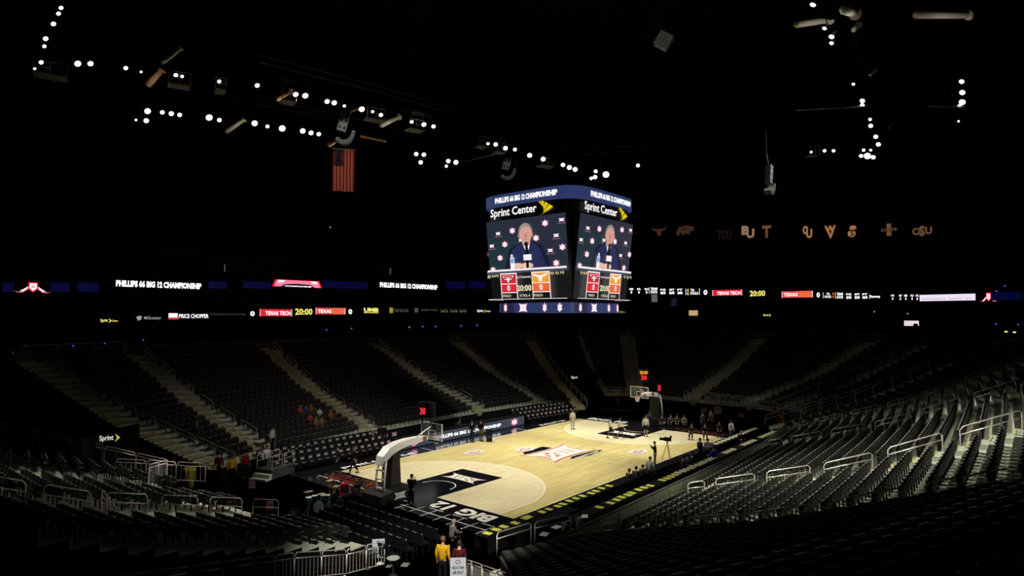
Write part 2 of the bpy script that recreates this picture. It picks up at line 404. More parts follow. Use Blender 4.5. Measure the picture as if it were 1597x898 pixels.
def seat_sites(sp,rows,holes=(),gap=.75,skiprows=0,g0=.15,g1=.15):
    for i in range(len(sp)-1):
        a,b=sp[i],sp[i+1]
        for k in range(skiprows,rows):
            if (i,k) in holes: continue
            d=(k+.58)*RUN; p=a.at(d);q=b.at(d); z=a.z0+a.pr(k*RUN),b.z0+b.pr(k*RUN)
            L=(q-p).xy.length; ga=g0 if i==0 else gap; gb=g1 if i==len(sp)-2 else gap; n=int((L-ga-gb)/.53)
            if n<1: continue
            dr=(q-p).xy.normalized(); nr=Vector((-dr.y,dr.x))
            mid=(p+q)/2; 
            inw=-Vector((math.cos(a.ph)+math.cos(b.ph),math.sin(a.ph)+math.sin(b.ph)))
            if nr.dot(inw)<0: nr=-nr
            st=ga+(L-ga-gb-(n-1)*.53)/2
            for j in range(n):
                t=(st+j*.53)/L; v=p.lerp(q,t)
                yield (i,k,Vector((v.x,v.y,z[0]*(1-t)+z[1]*t)),math.atan2(nr.y,nr.x),min(j,n-1-j) if i else n-1-j,(j<n/2))
SECT={'L':('far side stand',['left end','second from left','middle left','middle right','right end']),
      'R':('near side stand',['dark foreground','middle left','middle','middle right','far']),
      'F':('far end stand',['']*4),'N':('left end stand',['upper','centre','lower'])}
sites=[]
for key,sp,rows,holes,gp in (('L',LEFT,ROWS,(),.75),('R',RIGHT,24,(),.95),('F',FAR,ROWS,(),.9),('N',NEAR,15,near_holes,1.9)):
    for i,k,p,rz,j,lo in seat_sites(sp,rows,holes,gp,0,{'L':1.4,'R':.3}.get(key,.2),{'L':1.5,'R':1.5}.get(key,.2)): sites.append((key,i,k,p,rz,j,lo))
def inview(p,mx=0):
    x,y,z=px_of(p); return z>1 and -20-mx<x<1617+mx and -10<y<915
view=[s for s in sites if inview(s[3]+Vector((0,0,.8)),10)]
rng=random.Random(3)
view.sort(key=lambda s:px_of(s[3])[2])
solo=view[:300]; rest=view[300:]
b_,p_,f_=seat_parts(True)
proto=thing('arena_seat','black folding arena seat','seat')
b_.build('backrest',proto); p_.build('folded_seat',proto)
for a_,l_ in f_: a_.build('armrest',proto); l_.build('leg',proto)
used=False
BLK={('R',0):'dark foreground block',('R',1):'second block',('R',2):'third block',('R',3):'fourth block',('N',0):'upper left end block',('N',1):'left end block',('N',2):'lower left end block'}
SEEN={}
for key,i,k,p,rz,j,lo in solo:
    blk=BLK.get((key,i),'far side block')
    if key=='R' and i==0: pos='%s from the stairs'%ORD[j]
    else: pos='%s from its %s aisle'%(ORD[j],'near' if lo else 'far')
    lab='black seat %s, %s row, %s'%(pos,ORD[k],blk)
    grp='folding seats of the '+blk
    if not used: proto.location=p; proto.rotation_euler=(0,0,rz); proto['label']=lab; proto['group']=grp; used=True
    else: dup(proto,p,rz,lab,grp)
b_,p_,f_=seat_parts(False)
sv=b_.v+p_.v+f_.v
nb=len(b_.v);npn=len(p_.v)
for key,nm in (('L','far side stand across the court'),('R','near side stand on the right'),('F','far end stand behind the basket'),('N','left end stand')):
    mb=MB()
    for s in rest:
        if s[0]!=key: continue
        T=Matrix.Translation(s[3])@Matrix.Rotation(s[4],4,'Z')
        for q in (b_,p_,f_):
            base=len(mb.v); mb.v+=[tuple(T@Vector(v)) for v in q.v]
            mb.f+=[[base+i for i in f] for f in q.f]; mb.m+=[mb.mi(q.mats[m_]) for m_ in q.m]
    if mb.f:
        o=mb.build('arena_seats'); tag(o,'thousands of black folding seats filling the '+nm,'seats','arena seating',kind='stuff')

# stairs and their handrails ---------------------------------
def stairs(sp,rows,label,width=1.25,k0=0,shift=0,mat=CONCL):
    t=tag(bpy.data.objects.new('aisle_stairs',None),label,'stairs','aisle stairs of the seating bowl'); COL.objects.link(t)
    mb=MB(); nb_=MB(); dv=Vector((math.cos(sp.ph),math.sin(sp.ph),0)); sv_=Vector((-dv.y,dv.x,0))
    p0=sp.at(0); t.location=(p0.x,p0.y,0); loc=Vector((p0.x,p0.y,0))
    for k in range(k0,rows):
        z=sp.z0+sp.pr(k*RUN); zp=sp.z0+sp.pr((k+1)*RUN)
        for h in (0,1):
            d0=k*RUN+h*RUN/2; zz=z+.02+(zp-z)*h/2
            c=Vector((sp.x,sp.y,0))+dv*(d0+RUN/4)+sv_*shift-loc
            T=Matrix.Translation(c)@Matrix.Rotation(sp.ph,4,'Z')
            mb.box((0,0,zz-.15),(RUN/2,width,.3),mat,T)
            nb_.box((-RUN/4+.02,0,zz+.004),(.05,width,.012),NOSE,T)
    mb.build('steps',t); o=nb_.build('nosings',t); o['label']='yellow painted step nosings'
    return t
def loop_rail(name,pts,label,group,h=.95,gapz=.36,r=.023,cat='handrail',posts=True,round_=True):
    """rail loop over a run of ground points: top bar, lower bar, curved ends, posts"""
    base=Vector(pts[0]); t=thing(name,label,cat,base,group=group)
    P=[Vector(p)-base for p in pts]; top=[p+Vector((0,0,h)) for p in P]; low=[p+Vector((0,0,h-gapz)) for p in P]
    d=(P[-1]-P[0]).normalized()*.12
    up=Vector((0,0,.10))
    mb=MB()
    seq=[low[0]+d*0,top[0]-up,top[0]+d]+top[1:-1]+[top[-1]-d,top[-1]-up,low[-1]]
    mb.tube(seq,r,STEEL,6); mb.build('top_rail',t,True)
    mb=MB(); mb.tube(low,r,STEEL,6); mb.build('lower_rail',t,True)
    if posts:
        for p in (P[0],P[-1]):
            mb=MB(); mb.tube([p,p+Vector((0,0,h-.1))],r,STEEL,6); mb.build('post',t,True)
    return t
def aisle_rails(sp,rows,what,step=3,span=2.0,k0=0,shift=0.0,first=1.0,h=.95,gapz=.36):
    dv=Vector((math.cos(sp.ph),math.sin(sp.ph),0)); sv_=Vector((-dv.y,dv.x,0))
    k=k0;n=0
    while k+span<rows:
        sp_=first if n==0 else span
        def g(kk):
            p=sp.at(kk*RUN)+sv_*shift; p.z=sp.z0+sp.pr(kk*RUN)+.02; return p
        loop_rail('handrail',[g(k),g(k+sp_)],'steel loop handrail, %s up the %s'%(ORD[n],what),'aisle handrails in the seating bowl',h=h,gapz=gapz)
        k+=sp_+ (step-span); n+=1
        if n>9: break
NM_L=['leftmost far side aisle','second far side aisle','third far side aisle','fourth far side aisle','fifth far side aisle','rightmost far side aisle']
for i,s in enumerate(LEFT):
    stairs(s,ROWS,'concrete steps of the '+NM_L[i],1.3,shift=0 if i not in (0,5) else (-.65 if i==0 else .65))
    if i not in (0,5): aisle_rails(s,ROWS-1,NM_L[i],step=3.2,span=2.2,k0=.5,shift=-.62)
NM_R=['curved corner aisle of the near side stand','nearest aisle of the near side stand','second aisle of the near side stand','third aisle of the near side stand','fourth aisle of the near side stand','rightmost aisle of the near side stand']
for i,s in enumerate(RIGHT):
    if i in (0,5): continue
    stairs(s,20,'grey steps of the '+NM_R[i],1.3,mat=CONC)
for i,(span,step) in ((1,(2.6,3.4)),(2,(2.6,3.4)),(3,(2.6,3.4)),(4,(2.6,3.4))):
    aisle_rails(RIGHT[i],20,NM_R[i],step=step,span=span,k0=.1,first=1.2,h=.78,gapz=.3)
stairs(RIGHT[5],20,'grey steps beside the long rail at the far end of the near side stand',1.3,shift=-.7,mat=CONC)
stairs(FAR[3],ROWS,'wide concrete stairs either side of a double rail in the far end stand',3.6)
stairs(FAR[2],ROWS,'concrete stairs climbing to the right behind the far basket',1.4)
stairs(FAR[1],ROWS,'dim concrete stairs on the right of the far end stand',1.3)
aisle_rails(FAR[2],ROWS,'stairs behind the far basket',step=3.4,span=2.2,k0=0,shift=.7)
stairs(NEAR[2],15,'grey steps with yellow edges in the middle of the left end stand',1.4,mat=CONC)
aisle_rails(NEAR[2],15,'middle aisle of the left end stand',step=2.6,span=1.9,k0=0,first=1.7)

def guard(name,pts,label,group=None,h=1.0,panel=None,spacing=1.6,baluster=0,cat='guard rail',gapz=.14):
    base=Vector(pts[0]); t=thing(name,label,cat,base,group=group)
    P=[Vector(p)-base for p in pts]
    segs=[]
    for a,b in zip(P,P[1:]):
        n=max(1,int(round((b-a).length/spacing)))
        for k in range(n): segs.append((a.lerp(b,k/n),a.lerp(b,(k+1)/n)))
    H=Vector((0,0,h)); G=Vector((0,0,h-gapz))
    for a,b in segs:
        d=(b-a)*.04
        mb=MB(); mb.tube([a+d+G,a+d+H-Vector((0,0,.05)),a+d*2+H,b-d*2+H,b-d+H-Vector((0,0,.05)),b-d+G],.024,STEEL,5); mb.tube([a+d+G,b-d+G],.022,STEEL,5); mb.build('rail_loop',t,True)
    for a in [s[0] for s in segs]+[segs[-1][1]]:
        mb=MB(); mb.tube([a,a+G],.03,STEEL,5); mb.build('post',t,True)
    if panel:
        mb=MB()
        for a,b in segs: mb.add([a+Vector((0,0,.1)),b+Vector((0,0,.1)),b+Vector((0,0,h-.2)),a+Vector((0,0,h-.2))],[(0,1,2,3)],panel)
        o=mb.build('glass_panels',t)
    if baluster:
        mb=MB()
        for a,b in segs:
            n=max(2,int((b-a).length/baluster))
            for k in range(1,n): q=a.lerp(b,k/n); mb.tube([q+Vector((0,0,.05)),q+G],.011,STEEL,4,caps=False)
            mb.tube([a+Vector((0,0,.06)),b+Vector((0,0,.06))],.018,STEEL,4)
        mb.build('balusters',t)
    return t
def along(s,d0,d1,n=8,off=0,dz=0):
    dv=Vector((-math.sin(s.ph),math.cos(s.ph),0)); out=[]
    for i in range(n+1):
        d=d0+(d1-d0)*i/n; out.append(s.at(d)+dv*off+Vector((0,0,dz)))
    return out
D22=ROWS*RUN
guard('guard_rail',along(LEFT[0],-.6,15.5,2,-1.3),'long steel guard rail down the left edge of the far side stand',h=1.0,gapz=.3)
guard('guard_rail',along(LEFT[5],-.3,D22,2),'long steel guard rail down the right edge of the far side stand',h=1.0,gapz=.3)
guard('guard_rail',along(RIGHT[5],-.3,15,2),'long steel guard rail down the far edge of the near side stand',h=1.0,gapz=.3)
guard('guard_rail',along(FAR[3],0,D22,2,.12),'steel rail down the middle of the wide stairs in the far end stand, left bar',h=.95,gapz=.3)
guard('guard_rail',along(FAR[3],0,D22,2,-.12),'steel rail down the middle of the wide far end stairs, right bar',h=.95,gapz=.3)
def at(s,d,off=0,dz=0):
    dv=Vector((-math.sin(s.ph),math.cos(s.ph),0)); return s.at(d)+dv*off+Vector((0,0,dz))
# concourse rails along the top of the stands
def toprail(a,b,label,t0=.05,t1=.95,dz=0):
    p=a.at(D22).lerp(b.at(D22),t0);q=a.at(D22).lerp(b.at(D22),t1); p.z+=dz;q.z+=dz
    guard('guard_rail',[p,q],label,h=.9,gapz=.75,spacing=2.6)
toprail(LEFT[0],LEFT[1],'dim concourse rail above the leftmost block of the far side stand')
toprail(LEFT[4],LEFT[5],'dim concourse rail above the rightmost block of the far side stand')
# far end box fronts
f4=FAR[4].at(0);f3=FAR[3].at(0);f2=FAR[2].at(0);f1=FAR[1].at(0);f0=FAR[0].at(0)
guard('guard_rail',[FAR[4].at(4),f4,f3+Vector((.1,-1.6,0))],'steel rail turning the corner above the tunnel left of the far basket',gapz=.3,panel=GLASS,baluster=.5)
guard('guard_rail',[f2+Vector((.2,-1.6,.2)),f1,f0,FAR[0].at(14)],'steel rail along the front of the far end stand right of the basket',gapz=.2,panel=GLASS)
tb=[onz(1228,650,1.3),onz(1253,660,1.3)]
guard('guard_rail',[FAR[0].at(9)+Vector((-2,-2.2,-.8)),Vector((21.5,-11.0,1.2)),Vector((19.9,-12.6,1.2)),Vector((25,-17.2,2.6))],'steel rail round the small box at the far right tunnel',gapz=.2,panel=GLASS)
# near end guards
n0=NEAR[0]
guard('guard_rail',[n0.at(10),n0.at(0)+Vector((0,.2,.3)),Vector((-26.6,6.9,1.6))],'steel guard rail with glass round the upper left tunnel corner',gapz=.16,panel=GLASS,h=1.15)
guard('guard_rail',[onz(180,745,1.6),onz(320,752,1.1)],'level steel rail with thin balusters in front of the yellow bin',gapz=.18,baluster=.22,h=1.05)
na=Vector((-22.7,-7.1,0)); 
guard('guard_rail',[Vector((-22.6,-7.45,.05)),Vector((-24.6,-7.6,.3)),Vector((-27,-7.8,.9)),Vector((-28.6,-7.9,1.2)),Vector((-34.2,-8.4,2.25))],'stepped steel guard rail with balusters running down to the press area sign',gapz=.2,baluster=.16,h=1.0,spacing=1.05)
guard('guard_rail',[Vector((-29.8,1.3,1.3)),Vector((-28.4,-3.0,1.0)),Vector((-27.4,-5.6,.9))],'low steel loops descending beside the dark vomitory of the left end stand',gapz=.22,h=.95,spacing=1.2)
guard('guard_rail',[Vector((-31.3,-1.5,3.0)),Vector((-29.8,1.3,1.3))],'short sloping rail at the top of the dark vomitory',gapz=.22,h=.95,spacing=1.5)
# curved rail at the camera-side tunnel
R0=RIGHT[0]; cr=[onz(*q)-Vector((0,0,1.0)) for q in ((727,873,1.02),(736,875,1.1),(752,881,1.35),(775,889,1.8),(803,898,2.4),(835,912,3.1))]
guard('guard_rail',cr,'curved steel guard rail with balusters left of the dark foreground seats',gapz=.12,baluster=.14,h=1.0,spacing=20)
for a,b,l in (((775,868),(828,850),'steel loop rail left of the first dark seats'),((834,850),(890,836),'second steel loop rail beside the press table')):
    p=onz(a[0],a[1],.9);q=onz(b[0],b[1],.75); loop_rail('handrail',[p,q],l,'front row loop rails',h=.95,gapz=.25)

# walkway in front of the near side stand
mb=MB()
PANEL=M('pale_wall_panel',(.42,.44,.37),.7,spec=.2,noise=.12,nscale=2)
wl=[(-18.6,-13.25),(8.0,-13.1),(17.4,-11.9)]
for (x0,y0),(x1,y1) in zip(wl,wl[1:]):
    L=math.hypot(x1-x0,y1-y0); n=int(L/1.75); T=Matrix.Translation((x0,y0,0))@Matrix.Rotation(math.atan2(y1-y0,x1-x0),4,'Z')
    for i in range(n):
        mb.box(((i+.5)*L/n,0,.66),(L/n-.06,.10,1.26),PANEL,T); mb.box(((i+1)*L/n,0,.62),(.06,.08,1.22),CONCD,T)
    mb.box((L/2,0,1.33),(L,.14,.06),CONCD,T)
struct(mb,'trim_2')

# ------------------------------------------------------------ courtside chairs
CH_W=M('chair_back_white_print',srgb(165,155,150),.7); CHR=M('chair_print_red',srgb(150,40,50),.6)
def chair_proto(print_=True):
    SEATP=BLACK
    t=thing('courtside_chair','black padded courtside chair','chair')
    mb=MB(); mb.box((.0,0,.45),(.44,.46,.07),SEATP); mb.build('seat',t)
    mb=MB(); T=Matrix.Translation((-.2,0,.72))@Matrix.Rotation(-.15,4,'Y'); mb.box((0,0,0),(.05,.46,.42),SEATP,T); bk=mb.build('backrest',t)
    if print_:
        A=Art(lambda a,b,l:T@Vector((.028+l,a,b)),.003); A.star(0,.02,.34,.22,CH_W); A.mb.build('white_emblem',bk)
        A=Art(lambda a,b,l:Vector((a,b,.487+l)),.002); A.shield(0,0,.26,.26,CH_W); A.mb.build('white_emblem',child(t,'seat'))
    for sx in (-.18,.18):
        for sy in (-.19,.19):
            mb=MB(); mb.tube([(sx,sy,0),(sx,sy,.42)],.013,DARKM,5); mb.build('leg',t)
    return t
cp=chair_proto(); first=True
def put(proto,loc,rz,lab,grp):
    global first
    if first: proto.location=loc; proto.rotation_euler=(0,0,rz); proto['label']=lab; proto['group']=grp; first=False; return proto
    return dup(proto,loc,rz,lab,grp)
ROWN=['front','second','back']
for r_ in range(3):
    y=9.9+r_*1.15
    for n_,x in enumerate([-17.6+.62*i for i in range(17)]):
        put(cp,(x,y+.0,.02+r_*.18),-PI/2,'black chair with white emblems, %s from the left, %s row beyond the left sideline'%(ORD[n_],ROWN[r_]),'courtside chairs left of the lit board')
    for n_,x in enumerate([8.7+.62*i for i in range(12)]):
        yy=9.6+r_*1.0-(x-8.7)*.12
        put(cp,(x,yy,.02+r_*.18),-PI/2-.12,'black chair with white emblems, %s past the lit board, %s row'%(ORD[n_],ROWN[r_]),'courtside chairs right of the lit board')
mb=MB()
for r_ in (1,2):
    mb.box((-12.6,9.9+r_*1.15,.09*r_),(10.8,1.1,.18*r_),BLACK); mb.box((12.2,9.55+r_*1.0-.4,.09*r_),(8.4,1.0,.18*r_),BLACK,Matrix.Translation((12.2,9.2,0))@Matrix.Rotation(-.12,4,'Z')@Matrix.Translation((-12.2,-9.2,0)))
struct(mb,'trim_3')
# plain black floor seats behind the near baseline
cp2=chair_proto(False); first=True
for sy in (-.2,.2): mb=MB(); mb.box((-.235,sy,.925),(.05,.05,.03),M('chair_dot_grey',(.35,.34,.32),.4)); mb.build('back_dot',child(cp2,'backrest'))  # small pale dots at the top corners of the backrest
A_=[(x,y) for x in (-19.7,-20.6,-21.5,-22.4) for y in [-7.6+.56*i for i in range(12)]]
for n_,(x,y) in enumerate(A_):
    put(cp2,(x,y,.02),0,'plain black floor chair, row %s behind the near baseline, %s from the sign side'%(ORD[n_//12],ORD[n_%12]),'black floor chairs behind the near baseline')
A_=[(x,y) for x in (21.0,22.0) for y in [-7.5+.62*i for i in range(24)]]
for n_,(x,y) in enumerate(A_):
    put(cp2,(x,y,.02),PI,'plain black chair in the %s row behind the far baseline, %s from the right'%(ORD[n_//24],ORD[n_%24]),'black chairs behind the far baseline')
# railing low line behind chairs: black dasher wall
mb=MB(); mb.box((-12.8,13.35,.55),(10.5,.12,1.1),BLACK); struct(mb,'trim_4')

# ------------------------------------------------------------ LED board on the left sideline
NAVY=E('navy',58,66,78,1.0); LW=E('white',255,252,255,1.25); LPINK=E('pink',255,120,160,1.2); LRED=E('red',225,30,55); LORG=E('orange',235,95,60)
LYEL=E('yellow',255,238,120); LBLUE=E('blue',40,50,95); LDB=E('dim_blue',4,5,48); LGREY=E('grey',150,150,150); LDG=E('dim_grey',75,75,72); LDY=E('dim_yellow',150,140,40)
t=thing('led_board','long dark blue LED advertising board with white lettering along the left sideline','LED board',(0,9.72,0))
mb=MB(); mb.box((-.05,.28,.46),(15.9,.5,.92),BLACK); mb.build('cabinet',t)
A=Art(plane((-7.95,-.02,.06),(15.9,0,0),(0,0,.8)),.006); A.rect(0,0,1,1,NAVY); A.mb.build('screen',t)
A=Art(plane((-7.95,-.035,.06),(15.9,0,0),(0,0,.8)),.006); A.text('PHILLIPS 66 BIG 12 CHAMPIONSHIP',.27,.3,.785,.68,LW,.05); A.mb.build('lettering',t)
A=Art(plane((-7.95,-.035,.06),(15.9,0,0),(0,0,.8)),.006)
for u in (.118,.905): A.shield(u,.5,.062,.86,LPINK); A.star(u,.5,.048,.55,LW)
A.mb.build('emblem',t)

# ------------------------------------------------------------ baskets
def basket(sd,label,near):
    t=thing('basketball_stand',label,'basketball hoop',(sd*12.72,0,0),0 if sd>0 else PI)
    # local frame: +x points behind the baseline, origin below the ring
    pad=M('black_padding',(.01,.01,.011),.45,spec=.4)
    mb=MB(); mb.prism([(2.6,.05),(4.9,.05),(4.9,.55),(3.4,.75),(2.6,.75)],1,-.85,.85,pad); base=mb.build('base',t)
    A=Art(plane((3.0,-.87,.12),(1.1,0,0),(0,0,.55)) ,.005); A.star(.5,.5,.8,.9,WHITEP); xii(A,.5,.5,.8,.9,pad); A.mb.build('emblem',base)
    A=Art(plane((4.1,.87,.12),(-1.1,0,0),(0,0,.55)) ,.005); A.star(.5,.5,.8,.9,WHITEP); xii(A,.5,.5,.8,.9,pad); A.mb.build('emblem',base)
    mb=MB(); mb.prism([(3.1,.7),(3.9,.7),(3.75,2.55),(3.25,2.75)],1,-.42,.42,pad); mb.build('mast_padding',t)
    for sy in (-1,1):
        mb=MB(); mb.tube([(4.35,sy*.35,.4),(4.28,sy*.35,1.4),(4.15,sy*.33,2.3)],.07,WHITEP,8); mb.build('rear_strut',t,True)
    mb=MB(); 
    for z in (.8,1.3,1.8): mb.box((4.33,0,z),(.08,.7,.08),WHITEP)
    mb.build('cross_bar',t)
    # boom: tapering box swept along an arc
    P=[(4.35,2.05),(4.18,2.45),(3.75,2.80),(3.2,2.98),(2.4,3.10),(1.5,3.12),(.85,3.12)]; wd=[.22,.30,.32,.30,.26,.22,.16]; hh=[.16,.20,.22,.21,.18,.15,.12]
    mb=MB(); vs=[];fs=[]
    for i,(p,w_,h_) in enumerate(zip(P,wd,hh)):
        a=Vector(P[max(0,i-1)]);b=Vector(P[min(len(P)-1,i+1)]); d=(b-a).normalized(); n=Vector((-d.y,d.x))
        if n.y<0: n=-n
        for sx,sz in ((-1,-1),(1,-1),(1,1),(-1,1)): q=Vector(p)+n*h_*sz; vs.append((q.x,sx*w_,q.y))
        if i:
            k=i*4
            for j in range(4): fs.append((k-4+j,k-4+(j+1)%4,k+(j+1)%4,k+j))
    fs+= [(3,2,1,0),tuple(len(vs)-4+j for j in range(4))]
    mb.add(vs,fs,WHITEP); mb.build('boom',t)
    mb=MB(); mb.box((1.35,0,3.12),(.8,.40,.26),M('boom_orange_pad',srgb(150,70,50),.5)); o=mb.build('boom_pad',t); o['label']='orange pad on the boom'
    mb=MB(); mb.tube([(1.9,0,3.15),(.45,0,3.75)],.035,WHITEP,6); mb.build('brace',t,True)
    # backboard at x=.38
    bb=MB(); g=M('backboard_glass',(.55,.6,.6),.05,alpha=.10); bb.box((.40,0,3.43),(.02,1.80,1.05),g); b=bb.build('backboard',t)
    fr=MB()
    for z in (2.93,3.93): fr.box((.38,0,z),(.06,1.84,.055),WHITEP)
    for y in (-.9,.9): fr.box((.38,y,3.43),(.06,.055,1.05),WHITEP)
    fr.build('frame',b)
    sq=MB()
    for z in (3.07,3.5): sq.box((.375,0,z),(.03,.61,.05),WHITEP)
    for y in (-.28,.28): sq.box((.375,y,3.285),(.03,.05,.45),WHITEP)
    sq.build('target_square',b)
    mb=MB(); mb.box((.38,0,2.88),(.1,1.84,.09),pad); mb.build('edge_padding',b)
    rim=MB(); O=M('rim_orange',srgb(220,80,30),.4); rim.tube([(.23*math.cos(a*PI/10),.23*math.sin(a*PI/10),3.05) for a in range(21)],.02,O,6); rim.box((.3,0,3.03),(.16,.12,.06),O); rim.build('rim',t,True)
    net=MB(); NM=M('net_cord',srgb(230,225,215),.7)
    for k in range(12):
        for dr in (1,-1):
            net.tube([((.225-.10*j/4)*math.cos(k*PI/6+dr*j*.26),(.225-.10*j/4)*math.sin(k*PI/6+dr*j*.26),3.04-.11*j) for j in range(5)],.009,NM,4,caps=False)
    net.build('net',t)
    return t
basket(-1,'near basketball stand with white boom and black padded base','near')
basket(1,'far basketball stand with white framed backboard and orange ring','far')
def shot_clock(loc,rz,w,h,label,lines,poleh=0,mat=None):
    t=thing('shot_clock',label,'shot clock',loc,rz)
    mb=MB(); mb.box((0,0,0),(.22,w,h),BLACK); mb.build('housing',t)
    if poleh: mb=MB(); mb.tube([(0,0,-h/2),(0,0,-h/2-poleh)],.045,DARKM,6); mb.build('pole',t)
    A=Art(plane((-.112,w/2,-h/2),(0,-w,0),(0,0,h)),.004)
    for st,u0,v0,u1,v1,m_ in lines: A.text(st,u0,v0,u1,v1,m_,.03)
    A.mb.build('digits',t)
    fr=MB()
    for z in (-h/2,h/2): fr.box((-.11,0,z),(.03,w,.03),DARKM)
    for y in (-w/2,w/2): fr.box((-.11,y,0),(.03,.03,h),DARKM)
    fr.build('bezel',t)
    return t
CR=E('clock_red',255,45,50,1.3); CY=E('clock_amber',255,170,40,1.1)
shot_clock((-13.2,0,4.75),PI,.62,.9,'square red shot clock above the near backboard',[],.55)
p=(-13.45,.45,4.78); shot_clock(p,facing(p)+.05,.62,.92,'red digital clock reading 30 above the near backboard',[('30',.22,.15,.78,.62,CR)],.9)
p=(13.6,-.2,5.0); shot_clock(p,facing(p),.95,1.05,'clock with amber time over red 30 above the far backboard',[('30',.25,.08,.8,.52,CR),('20:00',.12,.6,.9,.9,CY)],.9)
p=(15.2,-.9,3.75); shot_clock(p,facing(p)+.9,.5,.75,'small red clock seen edge-on behind the far boom',[('30',.1,.1,.9,.85,CR)],2.8)
p=(-7.9,11.4,1.15); shot_clock(p,facing(p),.72,.95,'small red sideline clock beside the courtside chairs',[('20',.25,.12,.75,.5,CR)],.6)

# ------------------------------------------------------------ press tables
PAPY=M('yellow_paper',srgb(235,232,95),.6); PAPW=M('cream_paper',srgb(230,222,180),.6); PAPG=M('white_paper',srgb(225,222,215),.6)
def table(x0,x1,y,label,depth=.72):
    t=thing('press_table',label,'table',((x0+x1)/2,y,0),group=None)
    L=x1-x0
    mb=MB(); mb.box((0,0,.74),(L,depth,.04),BLACK); mb.build('tabletop',t)
    mb=MB(); n=int(L/.25)
    vs=[];fs=[]
    for i in range(n+1):
        x=-L/2+L*i/n; w=.02*math.sin(i*2.3); vs+=[(x,-depth/2-.01,.73),(x,-depth/2-.04+w,.06),(x,depth/2+.01,.73),(x,depth/2+.04+w,.06)]
        if i: k=i*4; fs+=[(k-4,k-3,k+1,k),(k-2,k+2,k+3,k-1)]
    mb.add(vs,fs,DRAPE); mb.build('table_skirt',t)
    return t
def paper(x,y,mat,lab,grp,rz=0,w=.30,d=.42,z=.761,name='notepad'):
    mb=MB(); mb.box((0,0,.008),(w,d,.016),mat); o=mb.build(name); o.location=(x,y,z); o.rotation_euler=(0,0,rz); tag(o,lab,'notepad' if name=='notepad' else 'paper',grp); return o
T1=[(-18.9,-13.0),(-12.9,-7.0),(-6.9,-1.0),(-.9,5.0),(5.1,11.0),(11.1,17.0)]
for i,(a,b) in enumerate(T1): table(a,b,-9.55,'black draped press table, %s along the right sideline from the near end'%ORD[i])
T2=[(-14.8,-9.6),(-9.5,-4.0),(-3.9,1.6),(1.7,7.2),(7.3,12.0),(12.1,17.0)]
for i,(a,b) in enumerate(T2): table(a,b,-11.3,'black draped press table in the second row, %s from the near end'%ORD[i])
first=True
rp=random.Random(5)
for i,px in enumerate([765,781,792,809,826,833,852,864,876,886,896,906,916,926,935,942,952]):
    p=on(px,[833,828,823,817,810,808,800,796,791,788,783,779,775,770,767,762,758][i],2,.76)
    paper(p.x,-9.55+rp.uniform(-.05,.05),PAPY,'yellow notepad on the front press tables, %s from the near end'%ORD[i],'yellow notepads on the front press tables',rp.uniform(-.15,.15))
for i in range(12):
    paper(7.6+i*.78,-9.55,PAPW,'pale paper pad on the far front press tables, %s from the nearer end'%ORD[i],'pale pads on the far front press tables',rp.uniform(-.1,.1),.42,.4)
xs=[-11.9,-10.9,-10.2,-9.6,-9.0,-8.5,-7.7,-7.1,-6.5]+[-4.9+.56*i for i in range(15)]
for i,x in enumerate(xs):
    paper(x,-11.3+rp.uniform(-.05,.05),PAPY if i<13 else PAPW,'yellow pad on the second row press tables, %s from the near end'%ORD[i] if i<13 else 'cream pad on the second row press tables, %s from the near end'%ORD[i],'pads on the second row of press tables',rp.uniform(-.15,.15),.34,.44)
for i,x in enumerate([5.0+.75*k for k in range(3)]+[8.6+.75*k for k in range(4)]+[12.6+.8*k for k in range(5)]):
    paper(x,-11.3,PAPW,'cream pad at the far half of the second press row, %s along'%ORD[i],'pads on the far second press row',rp.uniform(-.1,.1),.5,.42)
# laptops and stacks on tables
def laptop(x,y,rz,lab,z=.761):
    t=thing('laptop',lab,'laptop',(x,y,z),rz)
    mb=MB(); mb.box((0,0,.012),(.25,.36,.022),DARKM); mb.build('keyboard_base',t)
    mb=MB(); mb.box((-.15,0,.13),(.018,.36,.24),DARKM,Matrix.Rotation(-.2,4,'Y')); mb.build('lid',t)
for i,(x,y) in enumerate([(-4.8,-9.5),(-3.2,-9.5),(1.6,-9.5),(3.0,-9.5),(5.9,-9.5)]):
    laptop(x,y,PI/2,'open dark laptop on the front press tables, %s from the near end'%ORD[i])
for i,(px,py) in enumerate([(868,822),(849,833),(911,805)]):
    p=onz(px,py,.76); paper(p.x,p.y,PAPG,'white sheet lying on the cluttered black side table, %s from the camera'%ORD[i] ,'loose white sheets',.3*i,.5,.35,name='paper_sheet')
p=onz(862,828,0); t=table(p.x-1.5,p.x+1.7,p.y,'cluttered black scorer table beside the front loop rails',.9)
p=onz(815,850,0); t=table(p.x-1.0,p.x+.9,p.y,'small black table in front of the loop rail',.8)

# ============================================================ CENTRE-HUNG SCOREBOARD
SCR_NAVY=E('screen_navy',40,46,60); SCR_NAVY2=E('screen_navy_teal',34,52,62); SUIT=E('screen_suit',38,44,84); SUITD=E('screen_suit_dark',24,28,52)
FACE=E('screen_face',214,160,146); FACED=E('screen_face_shade',176,116,108); HAIRG=E('screen_hair',150,138,136); HAND=E('screen_hand',232,188,172)
SW=E('screen_white',250,240,244); SBLK=E('screen_black',14,13,16); SRED=E('score_red',222,38,52); SORG=E('score_orange',235,105,60); SGOLD=E('score_gold',240,160,40)
SCREAM=E('score_cream',238,226,180); STBL=E('screen_table_shadow',70,74,92); SLIN=E('screen_dim',16,16,17); SBLU=E('screen_bottle_blue',120,170,220); SPK=E('screen_pink_edge',215,110,140)
BAND=E('band_blue',44,56,100,1.0); BANDD=E('band_violet',38,36,66); SPY=E('sprint_yellow',235,205,30); HOUS=M('scoreboard_housing',(.01,.01,.011),.5,spec=.3)
